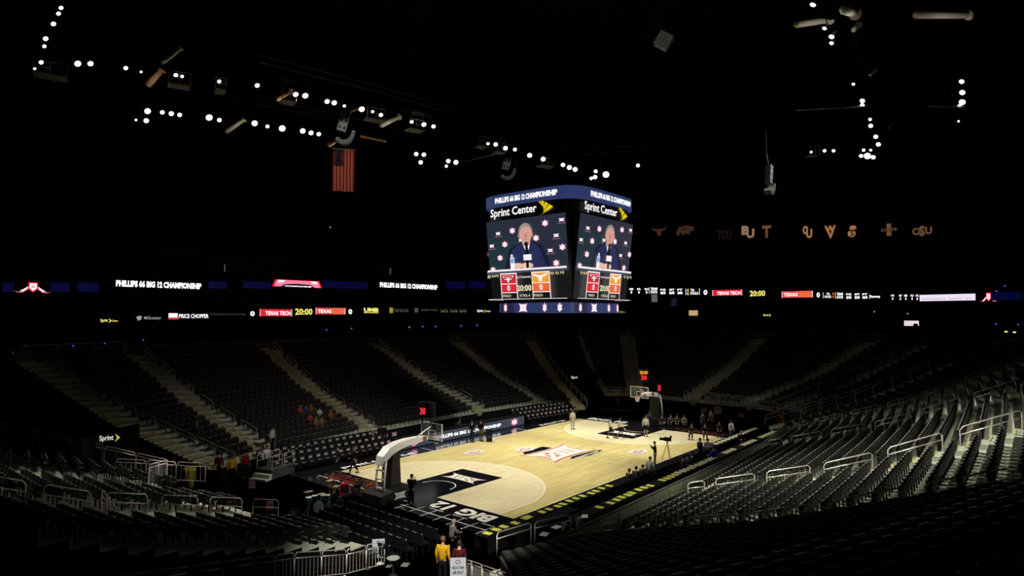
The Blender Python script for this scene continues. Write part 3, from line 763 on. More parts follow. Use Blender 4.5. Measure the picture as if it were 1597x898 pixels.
def screen_picture(A):
    A.rect(0,0,1,1,SLIN); A.rect(0,.33,1,1,SCR_NAVY); A.rect(0,.33,.5,.8,SCR_NAVY2)
    for x,y in ((.15,.84),(.052,.69),(.88,.745),(.80,.575),(.955,.92),(.45,.73)):
        A.star(x,y,.068,.05,SW); A.rect(x-.05,y-.042,x+.05,y-.037,SPK,same=True)
    for x,y in ((.345,.855),(.235,.695),(.16,.53),(.052,.385),(.765,.90),(.645,.735),(.87,.42),(.955,.60)):
        A.shield(x,y,.082,.085,SPK); A.shield(x,y,.066,.068,SW)
    # speaker in a suit behind a table
    A.poly([(.22,.385),(.26,.50),(.30,.62),(.36,.665),(.45,.70),(.58,.70),(.67,.665),(.72,.64),(.75,.55),(.80,.44),(.80,.385)],SUITD)
    A.poly([(.31,.385),(.33,.60),(.40,.66),(.47,.69),(.58,.69),(.66,.65),(.70,.56),(.74,.45),(.76,.385)],SUIT)
    A.poly([(.47,.70),(.575,.70),(.555,.62),(.53,.55),(.50,.62)],SW); A.poly([(.515,.66),(.54,.66),(.55,.56),(.53,.51),(.51,.56)],SBLK)
    A.poly([(.47,.72),(.58,.72),(.56,.66),(.525,.64),(.49,.66)],FACED)
    A.disc(.525,.815,.088,.115,HAIRG,20); A.disc(.525,.79,.080,.10,FACE,20); A.poly([(.455,.76),(.475,.70),(.525,.675),(.575,.70),(.595,.76)],FACE)
    A.disc(.437,.78,.012,.025,FACED,8); A.disc(.612,.78,.012,.025,FACED,8,True)
    A.rect(.475,.800,.51,.806,FACED); A.rect(.54,.800,.575,.806,FACED,same=True); A.poly([(.515,.795),(.535,.795),(.545,.755),(.508,.755)],FACED,same=True); A.rect(.495,.728,.555,.737,FACED,same=True)
    A.disc(.40,.415,.075,.035,HAND,14); A.disc(.52,.410,.08,.038,HAND,14)
    A.rect(.515,.40,.545,.70,SBLK); A.disc(.53,.67,.022,.03,SBLK,10); A.rect(.485,.475,.585,.545,SW); A.rect(.515,.36,.545,.475,SBLK)
    A.rect(.31,.37,.365,.52,SW); A.rect(.315,.45,.36,.51,SBLU); A.disc(.337,.54,.014,.022,SW,8)
    A.rect(0,.355,1,.378,SW); A.rect(0,.33,1,.355,STBL)
    # score strip
    A.rect(.165,.0,.385,.33,SW); A.rect(.175,.09,.375,.19,SRED); A.rect(.175,.20,.375,.315,SRED,same=True); A.rect(.175,.0,.375,.08,SLIN,same=True)
    A.rect(.575,.0,.80,.33,SW); A.rect(.585,.09,.79,.19,SORG); A.rect(.585,.20,.79,.315,SGOLD,same=True); A.rect(.585,.0,.79,.08,SLIN,same=True)
    # blocky double T and a long-horned head
    for d,m_ in ((.008,SBLK),(0,SW)):
        A.rect(.205-d,.27-d,.345+d,.30+d,m_); A.rect(.262-d,.215-d,.288+d,.30+d,m_); A.rect(.225-d,.245-d,.325+d,.258+d,m_)
    A.rect(.215,.275,.335,.295,SRED); 
    A.poly([(.59,.305),(.63,.30),(.66,.285),(.715,.285),(.745,.30),(.785,.305),(.76,.275),(.715,.262),(.705,.215),(.67,.215),(.66,.262),(.615,.275)],SW)
    A.text('0',.255,.105,.295,.178,SW,.03); A.text('0',.67,.105,.71,.178,SW,.03)
    A.text('20:00',.388,.10,.572,.175,SCREAM,.03); A.text('Big 12 Championship',.39,.255,.57,.285,SW,.02)
    A.text('FOULS 0',.195,.03,.30,.06,SCREAM,.02); A.text('FOULS 0',.60,.03,.705,.06,SCREAM,.02); A.text('4 TOL 4',.42,.03,.55,.06,SCREAM,.02)
    for u in (.01,.065,.115,.82,.88,.94): A.text({.01:'PLR',.065:'FLS',.115:'PTS',.82:'PLR',.88:'FLS',.94:'PTS'}[u],u,.285,u+.042,.315,SCREAM,.02)
    A.rect(0,0,1,.006,SW); A.rect(0,.0,.006,.33,SLIN)
def sellipse(h,n,ang):
    c,s_=math.cos(ang),math.sin(ang); r=h/((abs(c)**n+abs(s_)**n)**(1/n)); return r*c,r*s_
SBX,SBY=1.6,.9
sb=thing('scoreboard','large centre-hung four-sided video scoreboard with blue top ring, lit screens and logo ring below','scoreboard',(SBX,SBY,10.8))
ZB=10.8
mb=MB(); mb.box((0,0,4.4),(6.4,6.4,7.6),HOUS,taper=1.12); mb.prism([sellipse(4.6,5,2*PI*k/64) for k in range(64)],2,7.2,8.32,HOUS); mb.box((0,0,8.75),(8.4,8.4,.9),HOUS); mb.box((0,0,.35),(6.2,6.2,.6),HOUS); mb.build('housing',sb)
def ring_map(h,n,z0,z1,a0,a1,lift=.0):
    def f(u,v,l):
        a=a0+(a1-a0)*u; x,y=sellipse(h+l+lift,n,a); return Vector((x,y,z0+(z1-z0)*v))
    return f
# top band
full=[]
mb=MB(); vs=[];fs=[]; n=72
for i in range(n):
    x,y=sellipse(4.85,5,2*PI*i/n); vs+=[(x,y,8.3),(x,y,9.2),(x*.9,y*.9,9.25),(x*.9,y*.9,8.25)]
for i in range(n):
    a=i*4;b=((i+1)%n)*4; fs+=[(a,b,b+1,a+1),(a+1,b+1,b+2,a+2),(a,a+3,b+3,b),(a+3,a+2,b+2,b+3)]
mb.add(vs,fs,BAND); tbn=mb.build('top_ring',sb); tbn['label']='blue lit ring at the top'
for q in range(4):
    # q: face direction angle PI (left face in the photo), -PI/2 (right face) ...
    ac=PI+q*PI/2
    A=Art(ring_map(4.85,5,8.3,9.2,ac-PI/4,ac+PI/4,.02),.008); A.text('PHILLIPS 66 BIG 12 CHAMPIONSHIP',.17,.24,.88,.74,LW,.05); A.mb.build('lettering',tbn)
    d=Vector((math.cos(ac),math.sin(ac),0)); r_=Vector((-math.sin(ac),math.cos(ac),0))  # r_: to the right seen from outside
    # tilted screen
    W_=3.9
    
    def mp(u,v,l,d=d,r_=r_): 
        w=3.80+(3.84-3.80)*v; return d*(3.90+.70*v+l)+r_*(-w+2*w*u)+Vector((0,0,1.02+6.18*v))
    A=Art(mp,.006); screen_picture(A); A.mb.build('screen',sb)
    mb=MB(); 
    c=[mp(0,0,-.03),mp(1,0,-.03),mp(1,1,-.03),mp(0,1,-.03)]; c2=[mp(0,0,-.45),mp(1,0,-.45),mp(1,1,-.45),mp(0,1,-.45)]
    mb.add(c+c2,[(0,1,2,3),(7,6,5,4),(0,4,5,1),(1,5,6,2),(2,6,7,3),(3,7,4,0)],HOUS); mb.build('screen_cabinet',sb)
    A=Art(lambda u,v,l,d=d,r_=r_: d*(4.66+l)+r_*u+Vector((0,0,v)),.01)
    A.text('Sprint Center',-3.35,7.32,1.25,8.14,LW,.012)
    # fan-shaped pin-drop mark: five tapering blades
    for k,(x0,y0,x1,y1,x2,y2) in enumerate(((1.45,8.25,1.62,8.25,1.95,7.75),(1.7,8.28,1.95,8.22,1.95,7.62),(2.05,8.15,2.35,8.02,1.93,7.48),(2.45,7.95,2.8,7.72,1.85,7.35),(2.8,7.66,2.5,7.52,1.5,7.18))):
        A.poly([(x0,y0),(x1,y1),(x2,y2)],SPY,same=k>0)
    A.mb.build('name_sign',sb)
    # slim lower ring
    A=Art(ring_map(3.75,8,0,.75,ac-PI/4,ac+PI/4,.0),.006)
    A.rect(0,0,1,1,BAND,24); A.rect(.04,0,.24,1,BANDD,6)
    for u,w,k in ((.12,.045,1),(.38,.11,0),(.72,.06,1),(.9,.05,1)):
        if k: A.shield(u,.5,w*1.1,.98,SPK); A.shield(u,.5,w*.9,.84,SW)
        else: A.star(u,.5,w*1.3,1.15,SPK); A.star(u,.5,w*1.2,1.05,SW); A.disc(u,.5,.006,.1,SPK)
    A.mb.build('logo_ring',sb)
for x in (-2.5,2.5):
    for y in (-2.5,2.5):
        mb=MB(); mb.tube([(x,y,9.1),(x*.9,y*.9,33.2)],.02,DARKM,5,caps=False); mb.build('cable',sb)

# ============================================================ ROOF RIG
LENS=M('floodlight_lens',(1,.98,.93),emit=2.2); LENSV=M('floodlight_lens_violet',(.93,.86,1),emit=2.2)
LAMPB=M('lamp_housing_aluminium',(.35,.33,.30),.4,metal=.6)
RIGMETAL=M('rig_metal',(.30,.28,.25),.5,metal=.3)
def flood(v):
    t=thing('floodlight','floodlight','light')
    mb=MB(); mb.lathe([(.06,.50),(.13,.46),(.15,.25),(.24,.06),(.27,-.02)],LAMPB,12); mb.build('reflector_housing',t,True)
    mb=MB(); mb.lathe([(.26,.0),(.24,-.07),(.15,-.13),(.02,-.15)],LENSV if v else LENS,12); mb.build('lens',t,True)
    mb=MB(); mb.tube([(-.29,0,.2),(-.29,0,.62),(.29,0,.62),(.29,0,.2)],.02,RIGMETAL,5); mb.build('bracket',t)
    return t
fl=flood(False); fv=flood(True); usedf=[False,False]
LAMPS=[ # px, py, size, violet, row
(95,12,.8,1,'a'),(91,21,.8,1,'a'),(83,37,.9,1,'a'),(71,60,.9,1,'a'),(69,72,.7,1,'a'),(64,97,.8,1,'b'),(54,107,.5,0,'b'),
(121,99,1.15,0,'b'),(141,99,1.0,0,'b'),(196,106,.8,0,'b'),(220,112,.45,0,'b'),(274,117,.8,0,'b'),(284,119,.6,0,'b'),(342,127,.8,0,'b'),(401,133,.9,0,'b'),
(461,147,1.0,0,'b'),(476,149,1.1,0,'b'),(510,158,.95,0,'b'),(521,160,1.,0,'b'),(537,165,.6,0,'b'),(564,170,1.1,0,'b'),(581,174,.6,0,'b'),(594,179,.8,0,'b'),
(642,190,.7,0,'b'),(661,194,.9,0,'b'),(676,197,.8,0,'b'),(761,224,.6,0,'b'),(773,225,.8,0,'b'),(788,231,.9,0,'b'),(803,233,.7,0,'b'),(826,242,.9,0,'b'),(847,248,.9,0,'b'),(878,257,.8,0,'b'),(888,261,.9,0,'b'),(897,264,.9,0,'b'),(995,258,.7,0,'b'),
(230,173,1.1,0,'c'),(228,188,.9,0,'c'),(212,187,.45,0,'c'),(253,175,.8,0,'c'),(267,177,.9,0,'c'),(280,179,.8,0,'c'),(326,183,1.2,0,'c'),(342,187,.8,0,'c'),(397,192,1.1,0,'c'),(417,197,.7,0,'c'),(440,200,1.2,0,'c'),(472,204,1.0,0,'c'),(485,207,.9,0,'c'),(497,209,.8,0,'c'),
(649,240,.8,0,'c'),(661,241,.8,0,'c'),(656,253,.8,0,'c'),(699,251,.8,0,'c'),(711,253,.9,0,'c'),(696,259,.6,0,'c'),
(929,267,.7,0,'d'),(928,276,.8,0,'d'),(945,272,1.2,0,'d'),(922,278,.6,0,'d'),
(1268,7,1.1,1,'e'),(1286,44,.8,1,'e'),(1297,57,1.0,1,'e'),(1297,67,.8,1,'e'),(1331,131,.6,1,'e'),(1345,157,.9,1,'e'),(1345,164,.8,1,'e'),(1357,186,.6,1,'e'),(1358,196,.8,1,'e'),(1366,213,.8,1,'e'),(1370,225,.8,1,'e'),
(1265,237,.5,0,'f'),(1286,235,.6,0,'f'),(1300,235,.6,0,'f'),(1347,234,.6,1,'f'),(1358,234,.5,1,'f'),(1343,243,.7,0,'f'),(1353,243,1.2,1,'f'),(1362,245,.8,1,'f'),
(1500,127,.9,1,'g'),(1501,144,1.0,1,'g'),(1501,159,1.1,1,'g'),(1497,165,.7,1,'g'),(1495,189,.4,0,'g')]
ROWL={'a':'the upper left corner column','b':'the upper left lamp row','c':'the lower left lamp row','d':'the cluster above the scoreboard','e':'the right lamp column','f':'the cluster at the foot of the right column','g':'the far right stack'}
cnt={}
HZ={'a':27,'b':27,'c':27,'d':27,'e':27,'f':27,'g':27}
def face_rot(p,tgt,down=.35):
    d=(Vector(tgt)-Vector(p)).normalized(); return d.to_track_quat('-Z','Y').to_euler()
LPOS=[]
for px,py,sz,v,row in LAMPS:
    p=onz(px,py,HZ[row]); k=cnt.get(row,0); cnt[row]=k+1
    sc=sz*px_of(p)[2]/46*.78
    lab='lit %s floodlight, %s in %s'%('violet white' if v else 'white',ORD[k],ROWL[row])
    tgt=(p.x*.3+CAM.x*.25,p.y*.2+CAM.y*.25,6)
    src=fv if v else fl
    if not usedf[v]: src.location=p; src.rotation_euler=face_rot(p,tgt); src['label']=lab; src['group']='floodlights on the roof rig'; src.scale=(sc,)*3; usedf[v]=True; ob=src
    else: q=dup(src,p,0,lab,'floodlights on the roof rig',face_rot(p,tgt)); q.scale=(sc,)*3; ob=q
        
    LPOS.append((p,row)); mw=Matrix.LocRotScale(p,face_rot(p,tgt),Vector((sc,)*3))
    mi_=mw.inverted(); st=mw@Vector((0,0,.6))
    mb=MB(); mb.tube([mi_@st,mi_@Vector((st.x,st.y,27.92))],.018/sc,BLACK,4); mb.tube([mi_@Vector((st.x,st.y,27.9)),mi_@Vector((p.x,p.y,27.92))],.018/sc,BLACK,4); mb.build('mounting_rod',ob)
# catwalks above the lamps
def catwalk(pts,label,w=1.0):
    t=thing('catwalk',label,'catwalk',pts[0]); P=[Vector(p)-Vector(pts[0]) for p in pts]
    dk=MB();
    for a,b in zip(P,P[1:]):
        d=(b-a); n=Vector((-d.y,d.x,0)).normalized()*w/2; dk.add([a-n,b-n,b+n,a+n,a-n+Vector((0,0,.08)),b-n+Vector((0,0,.08)),b+n+Vector((0,0,.08)),a+n+Vector((0,0,.08))],[(0,3,2,1),(4,5,6,7),(0,1,5,4),(2,3,7,6)],M('catwalk_black',(.0015,.0015,.0015),.9,spec=0))
    dk.build('deck',t)
    for s_ in (-1,1):
        r_=MB()
        for z in (.6,1.1):
            seq=[]
            for i,p in enumerate(P):
                a=P[max(0,i-1)];b=P[min(len(P)-1,i+1)]; n=Vector((-(b-a).y,(b-a).x,0)).normalized()*w/2*s_; seq.append(p+n+Vector((0,0,z)))
            r_.tube(seq,.02,DARKM,4)
        r_.build('handrail',t)
    return t
WALKL={'a':'short dark catwalk at the upper left corner','b':'dark steel catwalk carrying the upper left lamp row','c':'dark steel catwalk carrying the lower left lamp row','d':'short dark catwalk above the scoreboard','e':'dark steel catwalk carrying the right lamp column','f':'short dark catwalk at the foot of the right column','g':'short dark catwalk over the far right stack'}
for row in 'abcdefg':
    L_=[q for q,r_ in LPOS if r_==row]; L_.sort(key=lambda q:q.y if row in 'ag' else q.x)
    path=[]
    for q in L_:
        if not path or (q-path[-1]).length>2.2: path.append(Vector((q.x,q.y,q.z)))
    if len(path)==1: path.append(path[0]+Vector((1.5,.2,0)))
    a0=(path[0]-path[1]).normalized(); b0=(path[-1]-path[-2]).normalized(); path=[path[0]+a0*1.5]+path+[path[-1]+b0*1.5]
    cw=catwalk([Vector((q.x,q.y,27.9)) for q in path],WALKL[row],1.1)
    for q in (path[0],path[len(path)//2],path[-1]):
        mb=MB(); c0=q-path[0]; mb.tube([Vector((c0.x,c0.y,0)),Vector((c0.x,c0.y,16.1))],.03,BLACK,4,caps=False); mb.build('hanger',cw)
# short service platforms with rails near the lamps
PLAT=[(52,105,117,2.3,0,'railed'),(262,296,133,1.6,1,''),(335,351,143,1.0,2,''),(438,460,159,1.3,3,''),(570,597,186,1.6,4,''),(635,658,203,1.4,5,''),(743,757,229,1.1,6,''),(772,785,238,1.1,7,''),(840,860,259,1.5,8,''),(1260,1275,244,1.2,9,'')]
for x0,x1,y,w,i,_ in PLAT:
    p=onz(x0,y,26.3);q=onz(x1,y+(x1-x0)*.17 if x0<1000 else y,26.3)
    t=thing('service_platform','small grey service platform under the lamps, %s from the left'%ORD[i],'platform',p); d=q-p; d.z=0
    n=Vector((-d.y,d.x,0)).normalized()*.5
    mb=MB(); T=None; v=[-n,d-n,d+n,n]; mb.add([a for a in v]+[a+Vector((0,0,.12)) for a in v],[(0,3,2,1),(4,5,6,7),(0,1,5,4),(1,2,6,5),(2,3,7,6),(3,0,4,7)],RIGMETAL); mb.build('deck',t)
    for c0 in (-n,d+n): mb=MB(); mb.tube([c0,Vector((c0.x,c0.y,17.7))],.02,BLACK,4,caps=False); mb.build('hanger',t)
    mb=MB(); mb.tube([-n,-n+Vector((0,0,.9)),d-n+Vector((0,0,.9)),d-n],.03,RIGMETAL,5); mb.tube([d/2-n,d/2-n+Vector((0,0,.9))],.03,RIGMETAL,5); mb.tube([-n+Vector((0,0,.5)),d-n+Vector((0,0,.5))],.02,RIGMETAL,5); mb.build('railing',t)
# roof truss braces that catch the lamp light
BR=M('roof_steel_paint',srgb(225,220,205),.6); BRO=M('roof_steel_primer',srgb(215,165,130),.6)
BRACES=[((229,134),(252,109),.26,'tapered tan',BRO),((252,99),(282,76),.14,'thin dark',BR),((352,206),(381,186),.24,'pale',BR),((431,156),(455,142),.18,'brown',BRO),((512,226),(527,218),.26,'tan',BRO),((592,196),(622,182),.26,'white',BR),((530,181),(556,170),.12,'thin brown',BRO),
 ((1240,38),(1294,31),.22,'bright grey',BR),((1316,14),(1334,22),.28,'short grey',BR),((1331,47),(1339,39),.16,'curved grey',BR),((1357,117),(1365,110),.12,'small dim',BR),((1386,199),(1393,194),.14,'tiny grey',BR),((1425,23),(1512,24),.24,'long pale duct',BR),((561,212),(600,220),.14,'dim orange',BRO)]
for i,(a,b,r_,ds,m_) in enumerate(BRACES):
    p=onz(*a,27.4 if a[0]<1400 else 29); q=onz(*b,28.6 if i not in(7,12,13) else (28.0 if i==7 else 29 if i==12 else 27.4))
    t=thing('roof_brace','%s roof steel member lit by the lamps, %s from the left'%(ds,ORD[i]),'roof steel',p); v=q-p
    mb=MB(); mb.tube([Vector((0,0,0)),v*.06,v*.94,v],[r_*.6,r_,r_*.8,r_*.5],m_,8); mb.build('tube',t,True)
    mb=MB(); mb.tube([v*.97,v*1.04],r_*1.25,m_,8); mb.build('end_flange',t,True)
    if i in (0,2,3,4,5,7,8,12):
        l=bpy.data.lights.new('brace_fill','POINT'); l.energy=14; l.shadow_soft_size=.15; lo=bpy.data.objects.new('brace_fill',l); COL.objects.link(lo)  # added point light by the brace, standing in for spill from the lamps
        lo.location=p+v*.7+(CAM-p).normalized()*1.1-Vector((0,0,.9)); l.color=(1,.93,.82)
for a,b,i in (((1242,172),(1358,166),0),((1448,166),(1510,167),1),((725,252),(790,236),2)):
    p=onz(*a,26.6);q=onz(*b,26.6); t=thing('rigging_pipe',['thin level pipe across the right lamp column','thin level pipe under the far right stack','thin sloping cable left of the middle speaker'][i],'pipe',p); v=q-p
    mb=MB(); mb.tube([Vector((0,0,0)),v],.05,RIGMETAL,5); mb.build('pipe',t,True)
    mb=MB()
    for k in range(1,6): mb.tube([v*k/6-v.normalized()*.08,v*k/6+v.normalized()*.08],.085,RIGMETAL,6)
    mb.build('clamps',t)['kind']='stuff'
# hanging speaker arrays: perforated upper box and banana-curved lower array
SPK_M=M('speaker_grey_grille',(.16,.16,.155),.6)
def speaker(px,py,depthz,sc,rz,label,fill,SPK_M=SPK_M):
    p=onz(px,py,depthz); t=thing('speaker_array',label,'speaker',p,0); t.rotation_euler=(0,0,facing(p)+rz); t.scale=(sc,)*3
    # local: faces -x (towards camera); y right-left, z up
    mb=MB(); T=Matrix.Translation((0,.05,.85))@Matrix.Rotation(.22,4,'X'); mb.box((0,0,0),(.35,.52,1.25),SPK_M,T); b=mb.build('upper_cabinet',t)
    mb=MB()
    for y in (-.13,.13):
        for z in (-.42,0,.42): mb.lathe([(.07,-.01),(.07,.01)],BLACK,10,T@Matrix.Translation((-.18,y,z))@Matrix.Rotation(PI/2,4,'Y'))
    mb.build('ports',b)['kind']='stuff'
    mb=MB(); n=9; vs=[];fs=[]
    for k in range(n+1):
        a=PI*1.02+ (PI*.72)*k/n; 
        for rr in (.62,.88):
            for x in (-.22,.22): vs.append((x,rr*math.cos(a)*-1*-.75+.05,.35+rr*math.sin(a)))
        if k:
            q=k*4; fs+=[(q-4,q-3,q+1,q),(q-2,q,q+0,q-2)] if False else [(q-4,q-3,q+1,q),(q-2,q-1,q+3,q+2),(q-4,q,q+2,q-2),(q-3,q-1,q+3,q+1)]
    fs+=[(0,1,3,2),(n*4,n*4+2,n*4+3,n*4+1)]
    mb.add(vs,fs,SPK_M); cu=mb.build('curved_array',t)
    mb=MB()
    for k in range(1,n):
        a=PI*1.02+(PI*.72)*k/n; mb.tube([(-.235,.64*math.cos(a)*.75+.05,.35+.64*math.sin(a)),(-.235,.86*math.cos(a)*.75+.05,.35+.86*math.sin(a))],.012,BLACK,4)
    mb.build('cabinet_joints',cu)['kind']='stuff'
    mb=MB(); mb.tube([(0,.1,1.4),(0,.5,2.2)],.03,SPK_M,5); mb.build('hanging_bar',t); mb=MB(); mb.tube([(0,.5,2.2),(0,.5,(44-p.z)/sc)],.015,BLACK,4,caps=False); mb.build('hanging_cable',t)
    if fill:
        d=(CAM-p).normalized(); q=p+d*5+Vector((0,0,3.5)); spot('array_fill',q.x,q.y,q.z+.35,p.x,p.y,30,fill*5,az=p.z,rad=.1).location=q  # added spot that brightens the array from the camera side
speaker(537,212,22.5,1.15,0,'grey speaker array with curved lower section above the flag',90)
speaker(792,270,22.5,1.15,0,'grey speaker array with curved lower section above the scoreboard left face',35)
speaker(1200,292,20,1.1,PI/2*.8,'very dim speaker array high on the right',0,M('speaker_grille_shaded',(.02,.02,.02),.7))  # darker copy of the grille, the array's dimness put into its colour
# chain-hung box cluster top centre
p=onz(1035,64,24.5); t=thing('hanging_speaker','square grey loudspeaker hanging from a chain near the top of the photo','speaker',p,facing(p))
mb=MB(); T=Matrix.Rotation(.55,4,'X')
for y in (-.19,.19):
    for z in (-.19,.19): mb.box((0,y,z),(.4,.36,.36),SPK_M,T)
mb.build('grille_boxes',t)['kind']='stuff'
mb=MB(); mb.tube([(0,.15,.4),(0,.25,1.4),(0,.35,3.2)],.03,RIGMETAL,5); mb.build('chain',t); mb=MB(); mb.tube([(0,.35,3.2),(0,.35,44-p.z)],.02,BLACK,4,caps=False); mb.build('hanging_cable',t); mb=MB(); mb.tube([(0,.9,.2),(0,.35,1.5)],.02,RIGMETAL,5); mb.build('strap',t)
d=(CAM-p).normalized(); q=p+d*4+Vector((0,0,3)); spot('array_fill',q.x,q.y,q.z,p.x,p.y,30,60,az=p.z,rad=.1)  # fill spot added to brighten the hanging loudspeaker

# ------------------------------------------------------------ flag
FR=M('flag_red',srgb(170,50,46),.85); FWh=M('flag_white',srgb(215,180,165),.85); FB=M('flag_blue',srgb(40,36,60),.85)
p=onz(519,232,20.5); fd=facing(p); t=thing('flag','large striped flag with starred canton hanging vertically on the left','flag',p,fd)
Wf=33/FPX*px_of(p)[2]; Hf=66/FPX*px_of(p)[2]
def fm(u,v,l): return Vector((-.05*math.sin(u*14+v*3)-l,-u*Wf,-v*Hf))
A=Art(fm,.01)
N=13
for k in range(N):
    for j in range(8): A.mb.add([fm(k/N,j/8,0),fm((k+1)/N,j/8,0),fm((k+1)/N,(j+1)/8,0),fm(k/N,(j+1)/8,0)],[(0,1,2,3)],FR if k%2==0 else FWh)
A.mb.build('stripes',t)
A=Art(fm,.012); A.n=1
for k in range(6): A.mb.add([fm(k/6*.54,0,.014),fm((k+1)/6*.54,0,.014),fm((k+1)/6*.54,.4,.014),fm(k/6*.54,.4,.014)],[(0,1,2,3)],FB)
cn=A.mb.build('canton',t)
A=Art(fm,.02)
for r_ in range(9):
    for c in range(6 if r_%2==0 else 5):
        u=.04+.09*c+(0 if r_%2==0 else .045); v=.025+.044*r_
        pts=[(u+(.022 if k%2==0 else .009)*math.cos(PI*k/5),v+(.013 if k%2==0 else .005)*math.sin(PI*k/5)) for k in range(10)]
        A.poly(pts,FWh,same=(r_+c)>0)
A.mb.build('stars',cn)['kind']='stuff'
mb=MB(); mb.tube([(0,.1,.03),(0,-Wf-.1,.03)],.04,RIGMETAL,6); mb.build('hanging_pole',t)
for y in (.05,-Wf-.05): mb=MB(); mb.tube([(0,y,.03),(0,y,23.4)],.015,BLACK,4,caps=False); mb.build('hanging_cable',t)
d=(CAM-p).normalized(); q=p+d*9+Vector((0,0,4)); spot('flag_fill',q.x,q.y,q.z,p.x+.6,p.y-.6,38,700,az=p.z-2,rad=.2,col=(1,.5,.36));  # added warm spot that brightens and reddens the flag

# ============================================================ RIBBON BOARDS, SUITE FRONTS
RA,RB,RR=52.0,37.0,24.0    # half extents and corner radius of the suite front, centred on (4,0)
def ring_pts(a,b,r,n=14):
    out=[]
    for cx,cy,a0 in ((a-r,b-r,0),(-a+r,b-r,PI/2),(-a+r,-b+r,PI),(a-r,-b+r,1.5*PI)):
        for k in range(n+1):
            t=a0+PI/2*k/n; out.append(Vector((4+cx+r*math.cos(t),cy+r*math.sin(t),0)))
    return out
RP=ring_pts(RA,RB,RR); RPU=ring_pts(RA+7,RB+7,RR+7)
def hit(px,pts):
    d=ray(px,449); d=Vector((d.x,d.y)).normalized(); c=CAM.xy; best=None
    for a,b in zip(pts,pts[1:]+pts[:1]):
        e=(b-a).xy; den=d.x*e.y-d.y*e.x
        if abs(den)<1e-9: continue
        w=a.xy-c; t=(w.x*e.y-w.y*e.x)/den; u=(w.x*d.y-w.y*d.x)/den
        if t>5 and -1e-6<=u<=1+1e-6 and (best is None or t>best[0]): best=(t,c+d*t)
    return best[1]
def hit3(px,py,pts):
    q=hit(px,pts); r_=ray(px,py); t=(q-CAM.xy).length/r_.xy.length; return CAM+r_*t
# the suite front itself: two black fascias
for nm,z0,z1 in (('lower',5.5,12.0),('upper',12.1,17.0)):
    mb=MB(); n=len(RP)
    P_=RP
    for i in range(n):
        a=P_[i];b=P_[(i+1)%n]
        if (a-b).length<.01: continue
        mb.add([(a.x,a.y,z0),(b.x,b.y,z0),(b.x,b.y,z1),(a.x,a.y,z1)],[(0,1,2,3)],BLACK)
    t=struct(mb,'trim_5' if nm=='lower' else 'trim_6')
mb=MB(); n=len(RPU)
for i in range(n):
    a=RPU[i];b=RPU[(i+1)%n]
    if (a-b).length<.01: continue
    mb.add([(a.x,a.y,17.0),(b.x,b.y,17.0),(b.x,b.y,34),(a.x,a.y,34)],[(0,1,2,3)],BLACK)
struct(mb,'trim_7')
def display(x0,y0,x1,y1,label,draw,pts=RP,name='ribbon_display',cat='LED display',grp=None,back=BLACK,off=.12,z_bot=None):
    """flat display on the fascia between two pixels of the photo; x0,y0 lower left; x1,y1 upper right"""
    A3=hit3(x0,y0,pts); B3=hit3(x1,y0,pts); ym=y1
    top=hit3((x0+x1)/2,ym,pts).z; bot=hit3((x0+x1)/2,y0,pts).z
    p=Vector((A3.x,A3.y,bot)); u=Vector((B3.x-A3.x,B3.y-A3.y,0)); h=top-bot
    nrm=Vector((u.y,-u.x,0)).normalized()
    if nrm.dot(CAM-p)<0: nrm=-nrm
    p=p+nrm*(off+.25)
    t=thing(name,label,cat,p,math.atan2(u.y,u.x),grp); L=u.length
    if back is not None:
        mb=MB(); mb.box((L/2,.02,h/2),(L+.1,.10,h*1.1),back); mb.build('panel',t)
    A=Art(plane((0,-.06 if back is not None else 0,0),(L,0,0),(0,0,h)),.012); draw(A)
    A.mb.build('lettering' if back is not None else 'sign_face',t); return t
def D_text(st,mat,bold=.03): return lambda A:A.text(st,0,0,1,1,mat,bold)
display(178,449,311,439,'white championship lettering on the upper ribbon, left of the photo',D_text('PHILLIPS 66 BIG 12 CHAMPIONSHIP',LW,.06))
display(589,450,679,442,'white championship lettering on the upper ribbon, left of the scoreboard',D_text('PHILLIPS 66 BIG 12 CHAMPIONSHIP',LW,.06))
for x0,x1,i in ((0,18,0),(76,106,1),(118,151,2),(322,351,3),(376,419,4),(501,570,5),(692,722,6),(728,754,7)):
    display(x0,455 if x0<160 else 450,x1,441 if x0<160 else 439,'dark blue lit strip of the upper ribbon, %s from the left'%ORD[i],lambda A:A.rect(0,0,1,1,LDB),grp='dark blue strips of the upper ribbon')
display(1548,468,1597,456,'dark blue lit strip at the right end of the upper ribbon',lambda A:A.rect(0,0,1,1,LDB))
def shieldwing(A):
    for s_ in (0,1):
        f=lambda x:x if s_==0 else 1-x
        A.poly([(f(0),.12),(f(.14),0),(f(.22),.12),(f(.42),.62),(f(.42),.45),(f(.24),.0),(f(.13),-.05)],LPINK,same=s_>0); A.poly([(f(.14),.12),(f(.22),.25),(f(.42),.72),(f(.42),.60),(f(.24),.14)],LW,same=True)
    A.poly([(.37,1.05),(.63,1.05),(.64,.35),(.5,-.02),(.36,.35)],LRED); A.poly([(.41,.92),(.59,.92),(.6,.45),(.5,.15),(.4,.45)],LW); A.text('66',.45,.45,.55,.8,LRED,.03)
display(19,456,77,441,'red and white winged shield emblem on the upper ribbon at far left',shieldwing)
display(1532,470,1560,457,'small red and white winged shield emblem at the right of the ribbon',shieldwing)
